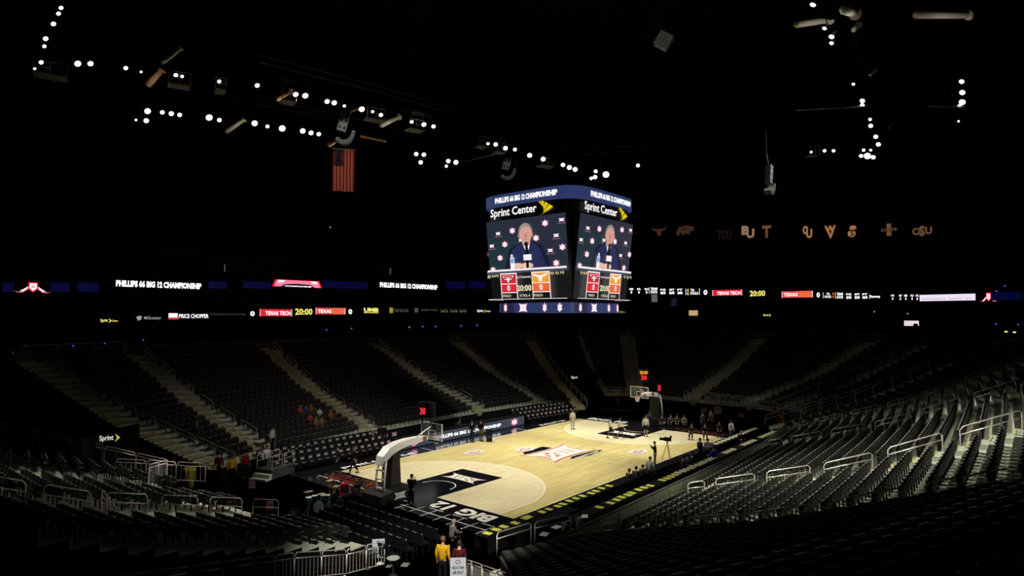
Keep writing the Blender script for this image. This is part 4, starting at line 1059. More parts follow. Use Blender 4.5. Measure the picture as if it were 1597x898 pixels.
def arch(A):
    A.poly([(0,0),(.06,1),(.94,1),(1,0)],LRED); A.poly([(.04,.05),(.09,.92),(.91,.92),(.96,.05)],LPINK); A.poly([(.1,.55),(.12,.9),(.25,.9),(.2,.6)],LW); A.poly([(.75,.9),(.88,.9),(.9,.55),(.8,.6)],LW,same=True)
    A.poly([(.15,.0),(.25,.4),(.5,.5),(.75,.4),(.85,.0)],SBLK); A.text('CHAMPIONSHIP',.24,.03,.78,.22,LW,.04)
display(421,448,499,437,'pink and white arched emblem on the upper ribbon',arch)
def sprint(m1,m2,center=True):
    def f(A):
        A.text('Sprint',0,.1,.42 if center else .68,.9,m1,.02); A.poly([(.46,1),(.64,.5),(.46,0),(.55,.5)] if center else [(.74,1),(1,.5),(.74,0),(.86,.5)],m2)
        if center: A.text('Center',.66,.3,1,.7,m1,.01)
    return f
display(154,504,181,496,'small yellow sign with arrow mark on the lower ribbon at left',sprint(LYEL,LYEL))
def lott(A): A.poly([(0,.6),(.12,1),(.25,.8),(.2,.2),(.08,0),(.05,.4)],LGREY); A.text('MOLottery',.32,.1,1,.85,LGREY,.02)
display(209,500,248,492,'grey lottery sign on the lower ribbon',lott)
def chop(A): A.rect(0,.1,.22,.95,LW); A.rect(0,0,.24,.3,SRED); A.text('PRICE CHOPPER',.25,.2,1,.85,LW,.02)
display(260,498,322,488,'white grocery sign with small red and white badge on the lower ribbon',chop)
display(324,492,380,488,'thin line of small grey text on the lower ribbon',D_text('The Community of Kansas City & Growing',LDG,.0))
display(387,493,394,485,'white zero on the lower ribbon left of the red panel',D_text('0',LW,.04))
def tech(A): A.rect(0,0,1,1,LRED); A.rect(0,0,.012,1,LW); A.rect(.988,0,1,1,LW,same=True); A.text('TEXAS TECH',.16,.15,.95,.72,LW,.03)
def tex(A): A.rect(0,0,1,1,LRED); A.rect(.0,0,.55,1,E('salmon',228,70,66)); A.rect(.55,0,1,1,E('salmon2',240,104,70),same=True); A.rect(0,0,.012,1,LW); A.rect(.988,0,1,1,LW,same=True); A.text('TEXAS',.06,.2,.52,.75,LW,.03); A.poly([(.64,.85),(.74,.75),(.86,.85),(.8,.55),(.78,.1),(.72,.1),(.70,.55)],LORG)
display(402,493,452,482,'red panel with white team name on the lower ribbon',tech)
display(457,491,484,481,'yellow 20:00 clock on the lower ribbon',D_text('20:00',LYEL,.03))
display(489,490,535,480,'orange red panel with white team name on the lower ribbon',tex)
display(540,490,546,482,'white zero on the lower ribbon right of the orange panel',D_text('0',LW,.04))
def umb(A): A.rect(0,0,1,.12,LYEL); A.text('UMB',0,.2,1,1,LYEL,.05)
display(564,488,587,480,'bright yellow bank sign on the lower ribbon',umb)
def hr(A): A.rect(0,0,.18,1,LDY); A.text('H&R BLOCK',.24,.2,1,.8,LDG,.02)
display(604,488,634,480,'dim green square and grey sign on the lower ribbon',hr)
def hol(A): A.rect(0,0,.2,1,SLIN); A.rect(.03,.1,.17,.9,LDG); A.text('GOLDEN WORLD',.28,.4,1,.8,LDG,.0)
display(642,488,679,480,'very dim grey sign on the lower ribbon',hol)
for i,x in enumerate((684,699,713)): display(x,487,x+11,482,'dim beige script sign on the lower ribbon, %s of three'%ORD[i],D_text('Coca-Cola',E('dim_beige',128,118,82),.0),grp='dim beige script signs')
display(741,488,762,482,'small white sign with yellow arrow left of the scoreboard base',sprint(LW,SPY))
display(962,489,976,484,'tiny sign with yellow arrow right of the scoreboard base',sprint(LGREY,SPY))
# right part of the ribbon
def stat(top,val): return lambda A:(A.text(top,0,.62,1,.95,LW,.04),A.text(val,.3 if len(val)<2 else 0,0,.7 if len(val)<2 else 1,.48,LW,.04))
for i,(x,tp,v) in enumerate(((982,'REB','0'),(994,'STL','0'),(1006,'FLS','0'))): display(x,458,x+6,449,'tiny white statistic column on the upper ribbon, %s right of the scoreboard'%ORD[i],stat(tp,v))
display(1013,458,1026,448,'tiny white team stats text on the upper ribbon',lambda A:(A.rect(0,0,.04,1,LW),A.text('TEAM',.2,.55,1,.95,LW,.04),A.text('STATS',.2,.05,1,.45,LW,.04,same=True)))
for i,(x,tp) in enumerate(((1031,'FG'),(1045,'3PT'),(1058,'FT'))): display(x,459,x+8,450,'tiny white shooting statistic on the upper ribbon, %s after team stats'%ORD[i],stat(tp,'0/0'))
display(1071,460,1093,450,'white and amber fouls text on the upper ribbon',lambda A:(A.rect(0,0,.03,1,LW),A.text('4',.1,.5,.22,1,LYEL,.02),A.text('0',.1,0,.22,.45,LYEL,.02,same=True),A.text('TOL',.35,.55,.65,.95,LW,.03),A.text('FOULS',.35,.05,.9,.45,LW,.03,same=True),A.rect(.97,0,1,1,LW,same=True)))
display(1099,460,1105,452,'white zero left of the right-hand red panel',D_text('0',LW,.04))
display(1113,461,1159,452,'red panel with white team name right of the scoreboard',tech)
display(1171,462,1195,453,'yellow 20:00 clock right of the scoreboard',D_text('20:00',LYEL,.03))
display(1221,464,1269,454,'orange red panel with white team name right of the scoreboard',tex)
display(1275,464,1280,456,'white zero right of the right-hand orange panel',D_text('0',LW,.04))
display(1285,465,1303,456,'white and amber fouls text right of the orange panel',lambda A:(A.rect(0,0,.03,1,LW),A.text('TOL',.3,.55,.6,.95,LW,.03),A.text('FOULS',.15,.05,.7,.45,LW,.03,same=True),A.text('4',.8,.5,.95,1,LORG,.02),A.text('0',.8,0,.95,.45,LORG,.02,same=True)))
display(1304,466,1316,456,'tiny team stats text right of the orange panel',lambda A:(A.rect(0,0,.04,1,LW),A.text('TEAM',.2,.55,1,.95,LW,.04),A.text('STATS',.2,.05,1,.45,LW,.04,same=True)))
for i,(x,tp) in enumerate(((1321,'FG'),(1334,'3PT'),(1346,'FT'))): display(x,466,x+8,457,'tiny shooting statistic right of the orange panel, %s'%ORD[i],stat(tp,'0/0'))
display(1357,466,1374,459,'small white player name on the upper ribbon',lambda A:(A.rect(0,0,.04,1,LW),A.text('Ramsey',.1,.1,1,.8,LW,.03)))
for i,x in enumerate((1391,1403,1412,1422,1430)): display(x,468,x+5,459,'tiny white statistic column left of the white strip, %s'%ORD[i],stat(('PTS','AST','REB','FLS','STL')[i],'0'))
display(1437,469,1524,459,'bright white strip with faint violet words on the upper ribbon',lambda A:(A.rect(0,0,1,1,E('strip_white',238,228,246)),[A.rect(.04+.05*k,.22,.075+.05*k,.42,E('violet_grey',200,184,214),same=k>0) for k in range(18) if k not in (9,15)]))
# other lit signs behind the stands
display(1076,492,1090,484,'small amber lit sign above a portal in the far stand',lambda A:(A.rect(0,0,1,1,E('amber_dim',190,160,120)),A.text('EXIT 1',.1,.2,.9,.8,E('amber_brown',110,80,55),.02)) if False else A.rect(0,0,1,1,E('amber_dim',190,160,120)))
display(1192,494,1204,489,'tiny yellow arrow sign under the upper ribbon',sprint(LYEL,LYEL,False))
display(1412,508,1435,500,'small bright white screen beside a dim rail on the right',lambda A:(A.rect(0,0,1,1,E('screen_pale',235,215,220)),A.poly([(.6,0),(.65,.4),(.8,.5),(.95,.3),(.95,0)],SBLK)))
display(1017,471,1026,459,'pale vertical lit doorway under the ribbon',lambda A:A.rect(0,0,1,1,E('door_grey',96,92,100)))
display(1048,477,1057,465,'dim blue lit window under the ribbon',lambda A:A.rect(0,0,1,1,E('window_blue',26,20,44)))
for i,(x,y,c) in enumerate(((1575,517,0),(1588,518,0),(1558,505,1),(1594,506,1),(1573,446,1),(1559,454,1),(511,355,2),(16,549,1),(111,539,1),(160,535,1),(220,530,1),(505,514,1),(544,512,1),(634,510,2),(655,509,1),(675,509,1),(715,508,1),(740,507,1),(1418,489,2),(1365,486,2))):
    display(x-1.2 if c!=0 else x-3,y+1.3,x+1.2 if c!=0 else x+3,y-1.3,'tiny %s light far behind the stands, %s in the list from'%(('warm yellow','blue','white')[c],ORD[i]) if False else 'tiny %s point light %s the ribbons, %s'%(('warm yellow','blue','white')[c],'below' if y>470 else 'above',('at the right edge' if x>1500 else 'on the right side' if x>900 else 'far left' if x<300 else 'left of the scoreboard')+', %s of its kind'%ORD[i]),
      lambda A,c=c:A.disc(.5,.5,.5,.5,(LYEL,E('point_blue',90,100,230),LGREY)[c],8),name='point_light',cat='light',back=None,off=.3,grp='point lights behind the stands')
# wall emblems high on the right, drawn in emissive colours
EM=[E('emblem_amber',152,106,68),E('emblem_dim',100,70,46),E('emblem_dark',60,36,26),E('emblem_pale',140,108,84)]
def longhorn(m_): return lambda A:A.poly([(0,1),(.2,.8),(.4,.75),(.6,.75),(.8,.8),(1,1),(.85,.6),(.65,.5),(.6,0),(.4,0),(.35,.5),(.15,.6)],m_)
def cat(m_): return lambda A:(A.poly([(0,.3),(.15,.85),(.6,1),(1,.8),(.95,.45),(.7,.35),(.8,.1),(.5,.2),(.35,0),(.3,.35),(.1,.0)],m_),A.poly([(.25,.6),(.6,.75),(.55,.6)],BLACK))
def two(s1,s2,m_,dx=.3,dy=.0): return lambda A:(A.text(s1,0,.3,.62,1,m_,.06),A.text(s2,.38,0,1,.72,BLACK,.10),A.text(s2,.38,0,1,.72,m_,.05))
display(1016,368,1041,354,'dim longhorn head emblem high on the far wall',longhorn(EM[2]),RPU,'wall_emblem','emblem',back=None)
display(1055,368,1084,352,'dim wildcat profile emblem high on the far wall',cat(EM[2]),RPU,'wall_emblem','emblem',back=None)
display(1120,374,1142,359,'almost black three letter emblem high on the far wall',D_text('TCU',E('emblem_black',24,13,13),.06),RPU,'wall_emblem','emblem',back=None)
display(1158,372,1178,352,'pale interlocked B and U emblem high on the far wall',two('B','U',EM[3]),RPU,'wall_emblem','emblem',back=None)
display(1190,371,1204,352,'brown double T emblem high on the far wall',lambda A:(A.text('T',0,0,1,1,EM[1],.05),A.text('T',.28,.1,.72,.62,BLACK,.06),A.text('T',.33,.14,.67,.58,EM[1],.03)),RPU,'wall_emblem','emblem',back=None)
display(1253,372,1268,352,'amber interlocked O and U emblem high on the far wall',two('O','U',EM[0]),RPU,'wall_emblem','emblem',back=None)
display(1287,372,1305,352,'amber W over V emblem high on the far wall',lambda A:(A.text('W',0,.42,1,1,EM[0],.06),A.text('V',.2,0,.85,.62,EM[0],.06)),RPU,'wall_emblem','emblem',back=None)
display(1323,370,1337,352,'amber bird-like emblem high on the far wall',lambda A:(A.disc(.6,.8,.4,.2,EM[0],12),A.disc(.45,.3,.45,.3,EM[0],12),A.text('S',.3,.1,.7,.6,BLACK,.02),A.poly([(.2,.6),(.9,.65),(.7,.5)],BLACK)),RPU,'wall_emblem','emblem',back=None)
display(1375,368,1400,349,'dim brown tall I crossed by the word state on the far wall',lambda A:(A.text('I',.35,0,.65,1,EM[1],.06),A.text('STATE',0,.35,1,.62,BLACK,.10),A.text('STATE',0,.36,1,.6,EM[1],.03)),RPU,'wall_emblem','emblem',back=None)
display(1424,369,1455,352,'dim brown three letter emblem at the right end of the far wall',lambda A:(A.text('OSU',0,.15,1,.85,EM[1],.04),A.text('S',.33,0,.67,1,BLACK,.08),A.text('S',.35,.02,.65,.98,EM[1],.05)),RPU,'wall_emblem','emblem',back=None)
display(345,424,348,412,'small dim upright mark above the upper ribbon at left',lambda A:A.rect(.2,0,.8,1,LDG),back=None,off=.3)
display(603,428,606,418,'small dim upright mark above the upper ribbon left of the scoreboard',lambda A:A.rect(.2,0,.8,1,LDG),back=None,off=.3)

# lit tunnel signs ------------------------------------------------
def sign_on(p,w,h,rz,label,draw,name='lit_sign',back=BLACK,leg=0):
    t=thing(name,label,'sign',p,rz)
    if back is not None: mb=MB(); mb.box((0,.04,h/2),(w,.06,h),back); mb.build('board',t)
    A=Art(plane((-w/2,0,0),(w,0,0),(0,0,h)),.006); draw(A); A.mb.build('lettering',t)
    if leg:
        for x in (-w*.35,w*.35): mb=MB(); mb.tube([(x,.04,0),(x,.04,-leg)],.02,DARKM,5); mb.build('leg',t)
    return t
def cam_rz(p): return math.atan2(CAM.y-p[1],CAM.x-p[0])+PI/2
# tunnel portals: dark walls with the signs on them
for nm,x,y,a in (('far left',25.5,12.3,50),('near left',-26.6,12.6,130),('far right',26.0,-13.0,-50)):
    mb=MB(); T=Matrix.Translation((x,y,0))@Matrix.Rotation(math.radians(a),4,'Z'); mb.box((0,0,1.9),(.2,5.2,3.8),BLACK,T)
    struct(mb,{'far left':'wall_tunnel_far','near left':'wall_tunnel_near','far right':'wall_tunnel_right'}[nm])
SG=E('sprint_white',210,205,195); SGY=E('sprint_arrow',190,185,60)
def px_place(px,py,y): 
    r_=ray(px,py); t=y/r_.dot(FW); return CAM+r_*t
p=px_place(902,592,on(902,592,0,24.0).__sub__(CAM).dot(FW)); sign_on(p,1.75,.5,cam_rz(p),'lit white name sign with yellow arrow on the far left tunnel wall',sprint(SG,SGY,False),leg=1.2)
p=px_place(171,690,33.0); sign_on(p,.92,.45,cam_rz(p),'small lit white name sign with yellow arrow at the near left tunnel',sprint(SG,SGY,False),leg=1.4)
# white notice boards near the camera
def notice(lines):
    def f(A):
        A.rect(0,0,1,1,M('notice_paper',srgb(185,190,200),.7)); A.ring(.5,.82,.16,.07,.03,M('notice_red',srgb(120,60,70),.7),16)
        for i,l in enumerate(lines): A.text(l,.14,.52-.2*i,.86,.64-.2*i,M('notice_ink',srgb(70,72,84),.7),.02)
    return f
p=onz(590,870,.25); sign_on(p,.52,.80,cam_rz(p),'white press work area notice hanging at the end of the stepped rail',notice(['Press Work','Area']),'notice_board',BLACK,leg=.28)
p=onz(714,938,.0); p=p+Vector((0,0,.75)); sign_on(p,.58,.85,cam_rz(p),'white notice board in front of the person in the maroon jacket',notice(['MEDIA & TEAM','USE ONLY']),'notice_board',BLACK,leg=.74)
# red and white emblem boards along the far baseline and on the drapes
EMW=M('emblem_board_white',srgb(200,160,170),.7); EMR=M('emblem_board_red',srgb(150,60,80),.7)
def eb_star(A): A.star(.5,.5,.95,.8,EMR); A.star(.5,.5,.8,.68,EMW); A.disc(.5,.95,.1,.09,EMR,8)
def eb_66(A): A.rect(.08,.3,.92,1,EMR); A.poly([(.12,.35),(.88,.35),(.8,.92),(.2,.92)],EMW); A.text('66',.25,.42,.75,.82,EMR,.04); A.rect(.1,0,.9,.26,EMW)
for i,(px,py,k,h) in enumerate(((1098,641,0,.8),(1119.5,641,1,.85),(1156,649,0,.8),(1023,643,0,.3),(1023,652,1,.8),(1039,655,0,.45),(1154,652,0,.2))):
    if i==6: continue
    xx={0:20.3,1:20.3,2:20.3,3:18.9,4:18.9,5:18.8}[i]; p=on(px,py+4,0,xx)
    sign_on(p,h,h*.85,cam_rz(p),'%s emblem board behind the far baseline, %s'%('red and white flared banner' if k==0 else 'red and white shield',('left of the standing man','second from left','rightmost','smallest, above the shield','below the tiny banner','small, right of the shield')[i]),eb_star if k==0 else eb_66,'emblem_board',BLACK,leg=max(.05,p.z-.02))
for i,(px,py,k) in enumerate(((421,787,1),(458,800,0),(502,822,1),(393,753,1),(537,762,1),(442,826,1))):
    p=onz(px,py+8,.95 if i not in(5,) else 1.4); sign_on(p,.42,.46,cam_rz(p)-.25,'dim red and white emblem card among the black seats, %s'%('left','middle','nearest the press rail','far left','by the drum kit','below the loop rails')[i].replace('left,','left'),eb_star if k==0 else eb_66,'emblem_card',BLACK,leg=p.z-.03)
for i,px in enumerate((944,957,973,989)):
    p=on(px,641,0,20.6); sign_on(p,1.1,.22,cam_rz(p),'thin grey lettered strip behind the far baseline, %s from the left'%ORD[i],lambda A:A.rect(.05,.2,.95,.8,M('dim_strip',srgb(90,88,86),.7)),'sponsor_strip',BLACK,leg=max(.05,p.z-.02))
p=on(618,682,1,11.3); sign_on(Vector((-7.2,11.2,.75)),1.9,.5,0,'black board with two white emblems beside the sideline clock',lambda A:(A.shield(.25,.5,.2,.8,EMW),A.star(.7,.5,.28,.8,EMW)),'emblem_board',BLACK,leg=.7)

# ============================================================ PEOPLE
def skin_mesh(verts,edges,radii,name,lvl=1):
    me=bpy.data.meshes.new(name); me.from_pydata(verts,edges,[]); o=bpy.data.objects.new(name,me); COL.objects.link(o)
    md=o.modifiers.new('s','SKIN'); md.use_smooth_shade=True
    for i,r in enumerate(radii): me.skin_vertices[0].data[i].radius=(r,r) if not isinstance(r,tuple) else r
    me.skin_vertices[0].data[0].use_root=True
    if lvl: s_=o.modifiers.new('u','SUBSURF'); s_.levels=lvl; s_.render_levels=lvl
    dg=bpy.context.evaluated_depsgraph_get(); out=bpy.data.meshes.new_from_object(o.evaluated_get(dg)); out.name=name
    bpy.data.objects.remove(o,do_unlink=True); bpy.data.meshes.remove(me); return out
def pose(kind):
    """joints of a 1.8 m figure facing +x, feet on z=0"""
    J=dict(pel=(0,0,.95),sp=(.01,0,1.15),ch=(.0,0,1.38),nk=(.0,0,1.52),hd=(.03,0,1.66),tp=(.02,0,1.76))
    for s,n in ((1,'l'),(-1,'r')):
        J['sh'+n]=(0,.19*s,1.44);J['el'+n]=(-.02,.25*s,1.16);J['wr'+n]=(.06,.25*s,.92)
        J['hp'+n]=(0,.09*s,.92);J['kn'+n]=(.03,.10*s,.50);J['an'+n]=(-.01,.11*s,.08);J['to'+n]=(.17,.12*s,.04)
    if kind=='walk':
        J.update(knl=(.20,.10,.52),anl=(.30,.10,.10),tol=(.47,.10,.07),knr=(-.02,-.10,.50),anr=(-.30,-.10,.14),tor=(-.16,-.11,.03),ell=(-.14,.25,1.18),wrl=(-.10,.26,.93),elr=(.06,-.25,1.17),wrr=(.24,-.24,.98))
    if kind=='film':
        J.update(ell=(.10,.25,1.25),wrl=(.30,.12,1.42),elr=(.12,-.26,1.25),wrr=(.32,-.10,1.45),hd=(.06,0,1.64),tp=(.05,0,1.75))
    if kind=='cross':
        J.update(ell=(.08,.25,1.20),wrl=(.24,.05,1.22),elr=(.08,-.25,1.20),wrr=(.24,-.05,1.16))
    if kind in('sit','sitfwd'):
        dz=-.50; up={k:(v[0],v[1],v[2]+dz) for k,v in J.items()}; J=up
        lean=.0 if kind=='sit' else .22
        for k in list(J):
            z=J[k][2]
            if z>.5: J[k]=(J[k][0]+(z-.45)*lean,J[k][1],z-(z-.45)*lean*.15)
        for s,n in ((1,'l'),(-1,'r')):
            J['hp'+n]=(0,.09*s,.46);J['kn'+n]=(.43,.12*s,.50);J['an'+n]=(.42,.12*s,.08);J['to'+n]=(.60,.13*s,.04)
            J['el'+n]=(.08+lean*.5,.25*s,.70);J['wr'+n]=(.32+lean*.3,.16*s,.66)
        J['pel']=(0,0,.47)
    return J
def body_meshes(kind):
    J={k:Vector(v) for k,v in pose(kind).items()}
    V=[];Ed=[];R=[]
    def add(p,r,par=None): V.append(tuple(p)); R.append(r); i=len(V)-1; 
    def add(p,r,par=None):
        V.append(tuple(p)); R.append(r)
        if par is not None: Ed.append((par,len(V)-1))
        return len(V)-1
    pel=add(J['pel'],.095); sp=add(J['sp'],.09,pel); ch=add(J['ch'],.095,sp)
    nk=add(J['nk'],.055,ch); jaw=add(J['nk'].lerp(J['hd'],.45),.062,nk); hd=add(J['hd'],(.078,.092),jaw); tp=add(J['tp'],(.06,.075),hd)
    for n,s in (('l',1),('r',-1)):
        sh=add(J['sh'+n],.048,ch); el=add(J['el'+n],.043,sh); wr=add(J['wr'+n],.028,el)
        d=(J['wr'+n]-J['el'+n]).normalized(); side=Vector((1,0,0)) if abs(d.x)<.6 else Vector((0,-s,0)); side=(side-d*side.dot(d)).normalized(); cu=d.cross(side)*s
        pm=add(J['wr'+n]+d*.06,(.036,.018),wr)
        for f,(o_,ln,r_) in enumerate(((.030,.072,.009),(.010,.080,.0095),(-.010,.075,.009),(-.030,.058,.008))):
            a=add(J['wr'+n]+d*.095+side*o_,r_,pm); b=add(J['wr'+n]+d*(.095+ln*.55)+side*o_*1.1-cu*.012,r_*.9,a); add(J['wr'+n]+d*(.095+ln*.9)+side*o_*1.1-cu*.035,r_*.8,b)
        a=add(J['wr'+n]+d*.05+side*.045,.011,pm); add(J['wr'+n]+d*.085+side*.062-cu*.012,.009,a)
        hp=add(J['hp'+n],.075,pel); kn=add(J['kn'+n],.06,hp); 
        m_=J['kn'+n].lerp(J['an'+n],.35); cf=add(m_-Vector((.01,0,0)),.055,kn); an=add(J['an'+n],.036,cf); add(J['to'+n],.03,an)
    body=skin_mesh(V,Ed,R,'person')
    # face: nose, ears, eyes, mouth joined on the same mesh is too small here; nose and ears kept
    f=MB(); h=J['hd']
    f.box((h.x+.088,0+h.y,h.z-.005),(.03,.022,.04),SKIN); 
    for s in (1,-1): f.box((h.x-.005,h.y+s*.083,h.z-.005),(.03,.012,.05),SKIN)
    face=f.mesh('face')
    fe=MB()
    for s in (1,-1): fe.box((h.x+.083,h.y+s*.03,h.z+.018),(.008,.02,.01),BLACK)
    fe.box((h.x+.082,h.y,h.z-.045),(.008,.04,.008),M('lips',(.25,.08,.07),.6)); eyes=fe.mesh('eyes')
    def sub(chain_list,root_r,name):
        V.clear();Ed.clear();R.clear()
        idx={}
        for a,b in chain_list:
            (ka,pa,ra),(kb,pb,rb)=a,b
            if ka not in idx: idx[ka]=add(pa,ra)
            if kb not in idx: idx[kb]=add(pb,rb,idx[ka])
            else: Ed.append((idx[ka],idx[kb]))
        return skin_mesh(list(V),list(Ed),list(R),name)
    P=lambda k,r:(k,J[k],r)
    E2=lambda n:J['el'+n].lerp(J['wr'+n],.93)
    shirt=sub([(P('ch',(.18,.135)),P('sp',(.165,.125))),(P('sp',(.165,.125)),('wst',J['pel']-Vector((0,0,.07 if 'sit' not in kind else 0)),(.17,.13))),(P('ch',(.18,.135)),('col',J['nk']-Vector((0,0,.035)),.075))]+
       sum([[(P('ch',(.18,.135)),P('sh'+n,.078)),(P('sh'+n,.078),P('el'+n,.060)),(P('el'+n,.060),('cf'+n,E2(n),.045))] for n in 'lr'],[]),.2,'shirt')
    trous=sub([(('w0',J['pel']+Vector((0,0,.04)),(.155,.12)),('w1',J['pel']-Vector((0,0,.03)),(.16,.12)))]+
       sum([[(('w1',J['pel']-Vector((0,0,.03)),(.16,.12)),('h'+n,J['hp'+n].lerp(J['kn'+n],.2),.098)),(('h'+n,J['hp'+n].lerp(J['kn'+n],.2),.098),P('kn'+n,.078)),(P('kn'+n,.078),('a'+n,J['kn'+n].lerp(J['an'+n],.93),.060))] for n in 'lr'],[]),.2,'trousers')
    shorts=sub([(('w0',J['pel']+Vector((0,0,.04)),(.155,.12)),('w1',J['pel']-Vector((0,0,.03)),(.16,.12)))]+
       sum([[(('w1',J['pel']-Vector((0,0,.03)),(.16,.12)),('h'+n,J['hp'+n].lerp(J['kn'+n],.3),.112)),(('h'+n,J['hp'+n].lerp(J['kn'+n],.3),.112),('k2'+n,J['hp'+n].lerp(J['kn'+n],.85),.115))] for n in 'lr'],[]),.2,'shorts')
    sh=MB()
    for n in 'lr':
        a=J['an'+n];b=J['to'+n]; d=(b-a); d.z=0; d.normalize(); c=(a+b)/2; T=Matrix.Translation((c.x,c.y,min(a.z,b.z)-.0))@Matrix.Rotation(math.atan2(d.y,d.x),4,'Z')
        sh.box((.0,0,.0),(.28,.10,.085),BLACK,T,taper=.8)
    # hair cap
    hm=MB(); T=Matrix.Translation(h+Vector((-.012,0,.03))); n=12; prof_=[(.001,.112),(.05,.104),(.082,.075),(.098,.03),(.1,-.01),(.092,-.05),(.07,-.065)]
    vs=[];fs=[]
    for r,z in prof_:
        for k in range(n):
            t=2*PI*k/n; fwd=max(0,math.cos(t)); rr=r*(1.0-.22*fwd*(1 if z<.03 else 0)) ; zz=z+ (.0 if z>.03 else .045*fwd); vs.append((rr*math.cos(t),rr*.93*math.sin(t),zz))
    for i in range(len(prof_)-1):
        for k in range(n): a=i*n+k;b=i*n+(k+1)%n; fs.append((a,a+n,b+n,b))
    hm.add(vs,fs,BLACK,T)
    return dict(body=body,face=face,eyes=eyes,shirt=shirt,trousers=trous,shorts=shorts,shoes=sh.mesh('shoes'),hair=hm.mesh('hair',True))
POSES={k:body_meshes(k) for k in ('stand','walk','film','cross','sit','sitfwd')}
_cl={}
def cloth(c,r=.85):
    k=tuple(c)
    if k not in _cl: _cl[k]=M('cloth_%d_%d_%d'%k,srgb(*c),r,spec=.15,noise=.15,nscale=9)
    return _cl[k]
_vm={}
def variant(kind,part,mat):
    k=(kind,part,mat.name)
    if k not in _vm:
        me=POSES[kind][part].copy(); me.materials.clear(); me.materials.append(mat)
        me.polygons.foreach_set('material_index',[0]*len(me.polygons)); _vm[k]=me
    return _vm[k]
def person(kind,p,rz,top,bottom,hair,label,skin=SKIN,shorts=False,scale=1.0,shoes=(14,14,16),group=None):
    o=bpy.data.objects.new('person',variant(kind,'body',skin)); COL.objects.link(o); o.location=p; o.rotation_euler=(0,0,rz); o.scale=(scale,)*3
    tag(o,label,'person',group)
    def c(nm,part,mat):
        x=bpy.data.objects.new(nm,variant(kind,part,mat)); COL.objects.link(x); x.parent=o; return x
    c('shirt','shirt',cloth(top)); c('shorts' if shorts else 'trousers','shorts' if shorts else 'trousers',cloth(bottom)); c('shoes','shoes',cloth(shoes)); 
    if hair: c('hair','hair',cloth(hair))
    c('nose_and_ears','face',skin)
    x=bpy.data.objects.new('eyes_and_mouth',POSES[kind]['eyes']); COL.objects.link(x); x.parent=o
    return o
def fl_(px,py,z=.02): v=onz(px,py,z); return Vector((v.x,v.y,z))
def toCam(p): return math.atan2(CAM.y-p[1],CAM.x-p[0])
GREYH=(205,200,190);DK=(22,22,26);BRN=(60,42,30);GRH=(150,145,140)
def P(kind,px,py,turn,top,bot,hair,label,z=.02,**k):
    p=fl_(px,py,z); return person(kind,p,toCam(p)+turn,top,bot,hair,label,**k)
P('stand',893,669,.3,(185,180,165),(165,160,150),BRN,'person in pale grey top standing alone on the far left of the court')
P('walk',952,683,PI*.5,GREYH,DK,DK,'leftmost person in white hoodie and black shorts walking by the far key',shorts=True,skin=SKIND)
P('walk',967,683,PI*.55,GREYH,DK,DK,'second person in white hoodie walking beside the first at the far key',shorts=True,skin=SKIND)
P('stand',1007,680,.1,GREYH,DK,BRN,'person in white hoodie and shorts standing on the far key',shorts=True)
P('film',1022,728,-PI*.5,(12,12,14),(58,62,84),(40,30,26),'camera operator in black shirt and dark jeans standing at the right sideline')
P('stand',1014,757,2.6,(150,155,155),(60,60,66),(60,50,40),'person in light grey jacket standing behind the front press table')
P('stand',1092,722,2.2,(24,28,48),(24,26,40),(30,22,18),'person in dark navy suit standing at the press tables',skin=SKIND)
P('cross',1104,722,.2,(205,205,215),(30,30,36),(40,30,26),'person in white shirt standing between two figures at the press tables')
P('sit',1114,728,-2.4,(45,65,160),(30,34,60),(40,30,26),'person in bright blue shirt bending at the press tables',z=.1,scale=1.15)
P('film',641,790,2.7,(9,9,11),(9,9,11),(16,13,12),'photographer all in black on the baseline beside the near basket')
P('walk',552,738,-PI*.45,(20,20,22),(16,16,18),(80,50,36),'person in black walking at the near left court corner',skin=SKIN)
P('stand',527,737,-PI*.5,(14,14,16),(14,14,16),(24,18,16),'dim person in black standing left of the walking figure')
P('stand',415,736,.3,(205,205,215),(18,18,20),(40,30,24),'man in white shirt and black trousers at the foot of the stairs')
P('stand',424,704,1.0,(170,168,165),(16,16,20),(30,24,20),'person in pale top on the lower steps behind the white shirted man',z=.9)
P('stand',382,746,.6,(120,18,22),(12,12,14),(30,22,18),'usher in dark red jacket standing left of the stairs')
P('stand',361,754,.3,(190,150,30),(12,12,14),(90,70,50),'usher in yellow jacket between two red jackets')
P('stand',341,750,-.4,(105,16,20),(12,12,14),(30,22,18),'usher in dark red jacket left of the yellow jacket')
P('stand',952,634,.4,(95,20,24),(12,12,14),(80,60,50),'dim usher in red jacket under the far left box')
P('cross',964,641,.2,(150,60,40),(90,18,20),(90,70,50),'usher in red and yellow jacket under the far left box')
P('cross',1203,664,.3,(200,198,195),(20,20,22),(60,50,40),'person in white shirt by the far right tunnel',scale=1.1)
P('stand',1216,672,1.2,(140,30,26),(14,14,16),(60,40,30),'person in red jacket behind the far right rail')
P('stand',1222,673,.8,(185,140,40),(14,14,16),(60,40,30),'person in yellow jacket behind the far right rail')
P('stand',1141,688,.8,(210,210,215),(70,80,110),(24,20,18),'person with white top standing at the far right court corner')
P('sit',1156,697,.4,(30,34,38),(20,20,24),(150,145,140),'grey haired person seated between the press rows at the far end')
P('stand',1096,672,.7,(60,66,78),(24,24,28),(40,30,26),'person in blue grey jacket standing behind the far baseline',scale=.95)
P('stand',1109,670,-.3,(70,66,50),(40,38,34),(60,50,40),'person in olive jacket standing left of the red shield board',z=.1)
